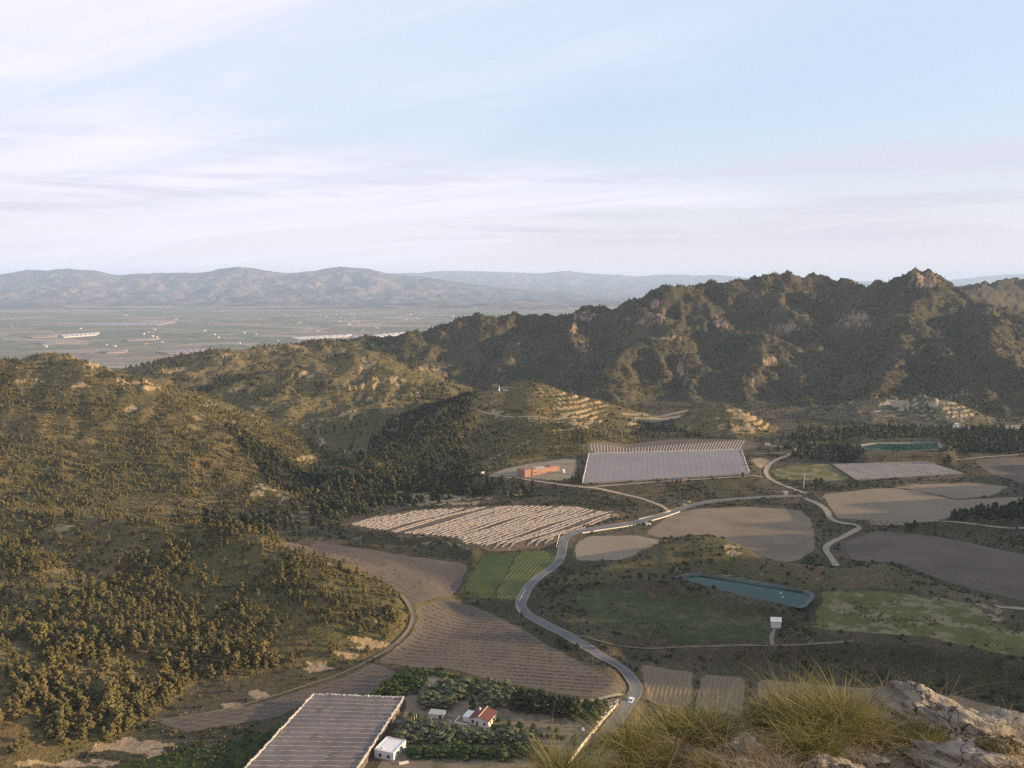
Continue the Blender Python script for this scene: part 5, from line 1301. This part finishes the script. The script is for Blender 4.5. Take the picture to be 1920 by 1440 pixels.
# ------------------------------------------------------------------ orchard and garden trees, each its own
def planted(kind, pxs, label, cat, group, name, s=1.0, jit=.2):
    for i, (px, py) in enumerate(pxs):
        p = hit(px, py); p[2] -= .1; tree(name, kind, i, p, s * random.uniform(1 - jit, 1 + jit), label, cat, group)
def grid(poly, rows, along, jx=3, jy=1.5, seed=1):
    """rows of positions on the picture, kept inside a picture polygon"""
    r = random.Random(seed); out = []; arr = np.array(poly, float); x0, x1, y0, y1 = arr[:, 0].min(), arr[:, 0].max(), arr[:, 1].min(), arr[:, 1].max()
    y = y0
    k = 0
    while y <= y1:
        x = x0 + (k % 2) * along * .5
        while x <= x1:
            qx, qy = x + r.uniform(-jx, jx), y + r.uniform(-jy, jy)
            if poly_sd(np.array([qx]), np.array([qy]), poly)[0] < 0: out.append((qx, qy))
            x += along
        y += rows; k += 1
    return out
planted('citrus', grid([(704,1308),(722,1285),(760,1262),(805,1262),(800,1282),(780,1300),(765,1310)], 8, 13), 'dark green citrus tree in the dense clump above the net cover corner', 'tree', 'citrus trees above the net cover', 'citrus_tree', .95)
planted('olive', grid([(790,1326),(800,1300),(830,1283),(868,1286),(880,1305),(840,1330),(800,1338)], 9, 15), 'grey green olive tree in the grove behind the farmhouse', 'tree', 'olive trees behind the farmhouse', 'olive_tree', 1.1)
planted('olive', grid([(880,1290),(905,1283),(960,1296),(975,1306),(960,1330),(915,1334),(895,1318)], 10, 15, seed=4), 'olive tree between the round dark pine and the tall hedge', 'tree', 'olive trees beside the tall hedge', 'olive_tree', 1.1)
planted('olive', grid([(735,1382),(760,1358),(800,1366),(850,1372),(960,1384),(1010,1392),(1010,1404),(850,1398),(740,1396)], 9, 14, seed=6), 'olive tree in the upper rows of the orchard below the farmhouse', 'tree', 'olive trees below the farmhouse', 'olive_tree', 1.0)
planted('citrus', grid([(760,1408),(850,1404),(1010,1410),(1030,1420),(1020,1428),(780,1426),(762,1418)], 8, 12, seed=7), 'low dark citrus tree in the lower rows of the orchard below the farmhouse', 'tree', 'citrus trees in the lower orchard rows', 'citrus_tree', 1.0)
planted('citrus', grid([(1088,1330),(1100,1318),(1150,1318),(1146,1332),(1110,1366),(1090,1350)], 9, 14, seed=8), 'small citrus tree in the corner between the tall hedge and the boundary wall', 'tree', 'citrus trees inside the boundary wall', 'citrus_tree', .9)
planted('citrus', [(918,1352),(935,1354),(955,1360),(975,1362),(1000,1366),(1030,1368),(1045,1372),(770,1345),(785,1350),(800,1358),(860,1366),(1075,1395)], 'small garden shrub near the tiled farmhouse', 'shrub', 'garden shrubs round the farmhouse', 'garden_shrub', .65)
planted('conifer', [(962,1330),(970,1334),(979,1330),(987,1335),(996,1333),(1005,1337),(1014,1335),(1023,1339),(1032,1338),(1041,1342),(1050,1340),(1058,1345),(1067,1344),(1076,1348),(1083,1345)], 'tall dark conifer in the hedge right of the tiled farmhouse', 'tree', 'tall dark hedge right of the farmhouse', 'conifer', .95, .12)
planted('citrus', [(925 + i * 10 + random.uniform(-2, 2), 1366 + i * 1.6 + random.uniform(-1, 1)) for i in range(14)], 'low bush in the straight hedge row right of the farmhouse', 'shrub', 'low hedge row right of the farmhouse', 'hedge_bush', .6)
planted('conifer', [(886,1332)], 'single round dark conifer just behind the tiled farmhouse roof', 'tree', None, 'conifer', .8, 0)
planted('green_bush', [(762 + i * 9.5 + random.uniform(-2, 2), 1256 + i * 1.75 + random.uniform(-2, 2)) for i in range(34)], 'spiky prickly pear clump along the orchard boundary', 'shrub', 'prickly pears along the orchard boundary', 'prickly_pear', 1.6)
planted('citrus', [(700,1307),(690,1309),(680,1310)], 'small bush at the far edge of the long grey net cover', 'shrub', 'bushes at the far edge of the long net cover', 'bush', .5)
planted('dark_pine', [(1392,894)], 'single dark round bush at the lower right corner of the bluish net', 'bush', None, 'bush', .7, 0)
planted('dark_pine', [(1715,990)], 'lone dark tree on the edge of the pale field near the riverside wood', 'tree', None, 'lone_tree', .9, 0)
planted('conifer', [(1578,866),(1590,866),(1600,862)], 'big rounded tree beside the far pond', 'tree', 'big trees beside the far pond', 'broad_tree', 1.5, .15)
planted('dark_pine', [(1770,870),(1778,872)], 'dark tree at the far corner of the gridded net cover', 'tree', 'dark trees at the gridded net corner', 'tree', 1.2, .1)
planted('conifer', [(588,985),(604,992),(620,985),(634,990)], 'dense rounded tree at the left end of the net-covered terrace', 'tree', 'rounded trees at the left end of the terrace', 'broad_tree', 1.0, .15)
# ------------------------------------------------------------------ the rocky ledge right in front of the viewpoint
LEDGE_A, LEDGE_B = 2.6, 0.13
def lp(px, py, up=0.0):
    """point on the sloping top of the ledge under a picture position"""
    v = (720 - py) / F; e = (-ST + v * CT) / (CT + v * ST)
    d = LEDGE_A / (-e - LEDGE_B); q = P(px, py, d); q[2] += up; return q
edge = [lp(*q)[:2] for q in ((1000,1470),(1075,1428),(1140,1395),(1200,1372),(1290,1362),(1400,1352),(1520,1340),(1620,1322),(1690,1302),(1790,1330),(1880,1362),(2000,1400),(2300,1440))]
EP = [(0.0, 3.0)] + [tuple(e_) for e_ in edge] + [(8.5, 3.0)]
lx, ly = np.meshgrid(np.arange(-2.6, 9.5, .06), np.arange(1.5, 11.5, .06))
sd = poly_sd(lx.ravel(), ly.ravel(), EP).reshape(lx.shape)
sd = sd + .18 * fbm(lx, ly, .9, 4, 201)
lz = CAMZ - LEDGE_A - LEDGE_B * ly + .10 * fbm(lx, ly, 1.0, 4, 202) + .10 * (ridged(lx, ly, .7, 4, 203) - .5) - 1.9 * np.clip(sd, 0, None) - .25 * sst(sd, 0, .2)
r_, c_ = lx.shape; vi4 = np.arange(r_ * c_).reshape(r_, c_)
m_, t, b = material('ledge_soil', .95, .1); p = opos(t)
n1 = t.noise(p, 2.2, 5, .65); n2 = t.noise(p, 14, 4, .7)
cc = t.mix(t.ramp(n1, .38, .62), (.085, .060, .042), (.20, .155, .115)); cc = t.mix(t.ramp(n2, .5, .7, 0, .6), cc, (.32, .27, .21)); cc = t.mix(t.ramp(t.noise(p, 5, 4, .6), .56, .70, 0, .7), cc, (.05, .04, .028))
t.l.new(cc, b.inputs['Base Color']); bump(t, b, t.math('ADD', n1, t.math('MULTIPLY', n2, .4)), .8, .05); M['ledge_soil'] = m_
tag(link_mesh('ledge', np_mesh('ledge', np.stack((lx, ly, lz), -1).reshape(-1, 3), np.stack((vi4[:-1, :-1], vi4[:-1, 1:], vi4[1:, 1:], vi4[1:, :-1]), -1).reshape(-1, 4)), M['ledge_soil']), kind='structure')
def ledge_z(x, y):
    i = int(np.clip((x + 2.6) / .06, 0, c_ - 1)); j = int(np.clip((y - 1.5) / .06, 0, r_ - 1)); return lz[j, i]
# pale weathered limestone
m_, t, b = material('limestone', .9, .15); p = opos(t)
n1 = t.noise(p, 2.0, 6, .65, .3); n2 = t.noise(p, 11, 5, .7); n3 = t.noise(t.mapping(p, scale=(1, 1, 3.2), rot=(R(12), R(-14), 0)), 3.2, 5, .65)
cc = t.mix(t.ramp(n1, .36, .64), (.295, .25, .19), (.17, .147, .12)); cc = t.mix(t.ramp(n3, .55, .72, 0, .65), cc, (.13, .11, .095)); cc = t.mix(t.ramp(n2, .52, .66, 0, .75), cc, (.060, .055, .050)); cc = t.mix(t.ramp(t.noise(p, 4.5, 4), .58, .7, 0, .5), cc, (.36, .27, .13))
vw = t.new('ShaderNodeTexVoronoi', feature='DISTANCE_TO_EDGE'); wn = t.new('ShaderNodeTexNoise'); t.l.new(p, wn.inputs['Vector']); wn.inputs['Scale'].default_value = 3.0; wn.inputs['Detail'].default_value = 4
wa = t.new('ShaderNodeVectorMath', operation='MULTIPLY_ADD'); t.l.new(wn.outputs['Color'], wa.inputs[0]); wa.inputs[1].default_value = (.5, .5, .5); t.l.new(t.mapping(p, scale=(1, 1, 1.8), rot=(R(14), R(-20), 0)), wa.inputs[2])
t.l.new(wa.outputs[0], vw.inputs['Vector']); vw.inputs['Scale'].default_value = 4.6
crk = t.math('MAXIMUM', t.ramp(vw.outputs['Distance'], 0.0, .030), t.ramp(n1, .42, .56))
cc = t.mix(crk, (.10, .082, .066), cc)
t.l.new(cc, b.inputs['Base Color']); bump(t, b, t.math('ADD', t.math('ADD', t.math('ADD', n1, n3), t.math('MULTIPLY', n2, .6)), t.math('MULTIPLY', crk, .8)), 1.0, .06); M['limestone'] = m_
def rock(seed, px, py, sx, sy, sz, rz, label, tilt=(0, 0), sink_=.35):
    q = lp(px, py); bm = bmesh.new(); bmesh.ops.create_icosphere(bm, subdivisions=5, radius=1.0)
    co = np.array([v.co[:] for v in bm.verts]); r = np.random.default_rng(seed)
    sq = np.sign(co) * np.abs(co) ** .72                                   # blocky
    for _ in range(7):                                                    # flat fracture faces
        n = r.normal(size=3); n[2] = abs(n[2]) * .8; n /= np.linalg.norm(n); dd = sq @ n - (.62 + .25 * r.random()); sq = sq - np.outer(np.clip(dd, 0, None), n) * .9
    a = np.arctan2(sq[:, 1], sq[:, 0])
    nn = .20 * fbm(sq[:, 0] * 1.2 + seed, sq[:, 1] * 1.2 + sq[:, 2] * 1.7, .9, 5, 210 + seed, .55) + .20 * (ridged(sq[:, 0] + sq[:, 2] * .6 + seed * 3, sq[:, 1] - sq[:, 2] * 1.3, .55, 4, 230 + seed) - .5)
    lay = .05 * np.sin(sq[:, 2] * 13 + 3 * noise(sq[:, 0] * 1.5, sq[:, 1] * 1.5, seed))  # bedding
    nrm = co; sq = sq + nrm * (nn + lay * (1 - np.abs(co[:, 2])))[:, None]
    sx, sy, sz = sx * .9, sy * .88, sz * .82; sq = sq * np.array((sx, sy, sz))
    for v, c in zip(bm.verts, sq): v.co = c
    me = bm_mesh('rock', bm, True); o = link_mesh('rock', me, M['limestone']); o.location = (q[0], q[1], q[2] - sz * sink_ + .05); o.rotation_euler = (tilt[0], tilt[1], rz)
    tag(o, label, 'rock'); return o
rock(1, 1772, 1372, .60, .30, .26, R(-22), 'pale rock crest with a sharp left peak, highest of the rocks at right', (0, R(20)), .30)
rock(2, 1868, 1402, .55, .38, .30, R(-18), 'broad cracked rock slab sloping down to the right edge', (0, R(16)), .30)
rock(3, 1662, 1376, .16, .20, .26, R(20), 'small rounded boulder between the big grass tussock and the rock crest', (0, R(15)), .35)
rock(4, 1595, 1425, .34, .26, .17, R(-12), 'low whitish rock with dark pits below the big grass tussock', (0, R(8)), .30)
rock(5, 1575, 1462, .30, .22, .14, R(-8), 'small sunlit rock at the bottom edge below the pitted white rock', (0, R(10)), .3)
rock(6, 1850, 1446, .62, .40, .22, R(-6), 'large flat sunlit rock at the bottom right corner', (0, R(8)), .3)
rock(7, 1385, 1428, .20, .26, .20, R(30), 'whitish weathered rock standing left of the pitted rock', (R(8), R(-10)), .35)
rock(8, 1272, 1420, .26, .22, .14, R(5), 'flat grey rock between the two left grass tussocks', (0, 0), .35)
rock(9, 1470, 1398, .24, .15, .11, R(-15), 'small pale rock ridge behind the little central tussock', (0, R(10)), .35)
rock(10, 1130, 1452, .22, .18, .12, R(10), 'grey rock at the bottom left end of the ledge', (0, 0), .3)
rock(11, 1700, 1340, .30, .22, .22, R(-12), 'narrow rock at the left foot of the rock crest', (0, R(12)), .35)
rock(12, 1462, 1450, .26, .2, .12, R(14), 'half buried stone at the bottom edge in shadow', (0, 0), .4)

# ------------------------------------------------------------------ esparto grass
def mat_blade(name, lo, hi, tipc):
    m, t, b = material(name, .6, .2); g = t.new('ShaderNodeNewGeometry').outputs['Random Per Island']
    cc = t.mix(g, lo, hi); cc = t.mix(t.ramp(t.attr('tip'), .55, 1.0, 0, .75), cc, tipc); t.l.new(cc, b.inputs['Base Color'])
    tr = t.new('ShaderNodeBsdfTranslucent'); t.l.new(cc, tr.inputs[0]); mx = t.new('ShaderNodeMixShader'); mx.inputs[0].default_value = .25
    t.l.new(b.outputs[0], mx.inputs[1]); t.l.new(tr.outputs[0], mx.inputs[2]); t.l.new(mx.outputs[0], t.n['Material Output'].inputs[0]); return m
M['blade'] = mat_blade('blade', (.055, .068, .018), (.19, .175, .045), (.33, .27, .095))
M['straw'] = mat_blade('straw', (.19, .12, .06), (.33, .24, .12), (.40, .30, .16))
def blades(name, seed, n, h, spread, lean, width, mat, droop=.35, base=.16):
    r = np.random.default_rng(seed); V = []; Fc = []; T = []
    sub = [(base * 1.7 * math.sqrt(r.random()), r.random() * 6.283, .5 + .55 * r.random(), r.normal(size=2) * .22) for _ in range(7)]
    for _ in range(n):
        a = r.random() * 6.283; rad = base * 1.25 * math.sqrt(r.random()); x, y = rad * math.cos(a), rad * math.sin(a); cr_, ca_, hf_, wd_ = sub[r.integers(7)]; x = x * .55 + cr_ * math.cos(ca_); y = y * .55 + cr_ * math.sin(ca_)
        a2 = a + r.normal() * .7; out = (lean * (.15 + .85 * rad / base) + spread * r.normal() * .35); hh = h * (.45 + .6 * r.random()) * hf_
        dv = np.array((math.cos(a2), math.sin(a2))); side = np.array((-dv[1], dv[0])); dr = droop * (.4 + .8 * r.random()); th = r.random() * 3.14
        sd_ = np.array((math.cos(th), math.sin(th))); k = len(V); ns = 5
        for i in range(ns):
            s = i / (ns - 1); o = out * s + dr * s * s * s; z = hh * (s - .35 * dr * s ** 3); ww = width * (1 - s) ** .6 * .5 if i < ns - 1 else 0
            c = np.array((x, y)) + (dv * o + wd_ * s * s) * hh + side * .05 * math.sin(3 * s + a) * hh
            if i < ns - 1: V += [(c[0] - sd_[0] * ww, c[1] - sd_[1] * ww, z), (c[0] + sd_[0] * ww, c[1] + sd_[1] * ww, z)]; T += [s, s]
            else: V.append((c[0], c[1], z)); T.append(s)
        for i in range(ns - 2): Fc.append((k + 2 * i, k + 2 * i + 1, k + 2 * i + 3, k + 2 * i + 2))
        e_ = k + 2 * (ns - 2); Fc.append((e_, e_ + 1, e_ + 2, e_ + 2))
    me = bpy.data.meshes.new(name); me.from_pydata(V, [], [tuple(dict.fromkeys(f)) for f in Fc]); me.update(); set_attr(me, 'tip', T); me.materials.append(M[mat]); return me
TUS = [(blades('blades', 400 + i, 1150, .62, .5, .50, .0080, 'blade', .45), blades('dry_blades', 420 + i, 360, .46, .6, .8, .0080, 'straw', .75, .15)) for i in range(4)]
def tussock(i, px, py, s, label, sx=1.0):
    q = lp(px, py); e = empty('grass_tussock', (q[0], q[1], ledge_z(q[0], q[1]) - .03), random.random() * 6.28); s *= .66; e.scale = (s * sx, s * sx, s)
    g, d = TUS[i % 4]; link_mesh('blades', g, None, e); link_mesh('dry_blades', d, None, e); tag(e, label, 'grass tussock', 'esparto grass tussocks on the ledge'); return e
for k, a in enumerate([
 (1192,1432,1.0,'yellow green tussock overlapping the edge of the road at the far left of the ledge',.8),
 (1300,1408,1.05,'broad tussock with tangled dry stalks left of centre on the ledge',1.1),
 (1262,1392,.85,'tussock with reddish brown tips standing behind the left pair',1.0),
 (1348,1398,.85,'tussock filling the gap right of the broad tangled tussock',.9),
 (1440,1384,.95,'tussock at the left flank of the biggest clump',.9),
 (1500,1380,1.25,'left half of the biggest tussock clump on the ledge',1.0),
 (1565,1386,1.30,'right half of the biggest tussock clump on the ledge',1.0),
 (1540,1406,1.0,'front skirt tussock of the biggest clump',1.0),
 (1425,1424,.55,'little grey green tussock in front of the pale rock ridge',1.0),
 (1522,1440,.75,'short tussock hanging over the pitted white rock',1.0),
 (1725,1416,.80,'spreading tussock between the boulder and the right slab',1.2),
 (1762,1418,.6,'low sprawling tussock at the foot of the right slab',1.2),
 (1050,1490,1.05,'lone yellow tussock at the bottom left before the orchard',.9),
 (1240,1452,.6,'yellow green tuft at the bottom edge below the flat grey rock',1.0),
 (1330,1462,.5,'dry tuft at the bottom edge by the whitish rock',1.0),
 (1620,1400,.7,'tussock against the left side of the small rounded boulder',.8),
 (1168,1462,.6,'tuft at the bottom edge beside the grey left rock',1.0)]):
    tussock(k, *a[:3], a[3], a[4])
dry = blades('stems', 460, 26, .55, .5, .3, .006, 'straw', .3, .06)
for px, py, s in ((1893,1382,.8),(1800,1352,.7),(1572,1345,.6)):
    q = lp(px, py); o = link_mesh('dry_stems', dry); o.location = (q[0], q[1], q[2] - .05); o.scale = (s, s, s)
    tag(o, 'thin bleached dry stems sticking up from the ledge', 'dry stems', 'dry stems on the ledge')
cush = crown_mesh('cushion_shrub', 470, [(0, 0, .06, .11, .07), (.08, .03, .05, .08, .06), (-.08, .03, .05, .08, .06)], 160, .014, 'scrub_leaf')
o = link_mesh('cushion_shrub', cush); q = lp(1858, 1432); o.location = q + np.array((0, -.1, .12)); tag(o, 'small green cushion shrub on the flat rock at the bottom right', 'shrub')
# twigs, dead grass and pebbles lying between the rocks
pts = []
while len(pts) < 900:
    x, y = rng.uniform(.2, 6.5), rng.uniform(4.6, 8.6)
    if poly_sd(np.array([x]), np.array([y]), EP)[0] < -.05: pts.append((x, y, ledge_z(x, y) - .01))
litter = [blades('litter_%d' % i, 480 + i, 30, .17, .9, 1.3, .004, 'straw', .9, .08) for i in range(3)]
scatter('dead_grass', np.array(pts[:420]), .5 + rng.random(420), litter)
pb = []
for i in range(3):
    bm = bmesh.new(); bmesh.ops.create_icosphere(bm, subdivisions=2, radius=.05)
    for v in bm.verts: v.co *= random.uniform(.7, 1.15); v.co.z *= .6
    me = bm_mesh('pebble_%d' % i, bm); me.materials.append(M['limestone']); pb.append(me)
scatter('pebbles', np.array(pts[420:]), .3 + rng.random(480) ** 3 * 1.6, pb)
# ------------------------------------------------------------------ the evening air
bm = bmesh.new(); box(bm, -42000, 42000, -900, 30500, -112, 480)
hzo = link_mesh('haze', bm_mesh('haze', bm)); tag(hzo, kind='stuff')
m_ = bpy.data.materials.new('haze'); m_.use_nodes = True; nt = m_.node_tree; nt.nodes.clear()
om = nt.nodes.new('ShaderNodeOutputMaterial'); pv = nt.nodes.new('ShaderNodeVolumePrincipled')
pv.inputs['Color'].default_value = (0.54, 0.71, 1.0, 1); pv.inputs['Density'].default_value = 5.0e-5
pv.inputs['Anisotropy'].default_value = 0.0
nt.links.new(pv.outputs[0], om.inputs['Volume'])
hzo.data.materials.append(m_)
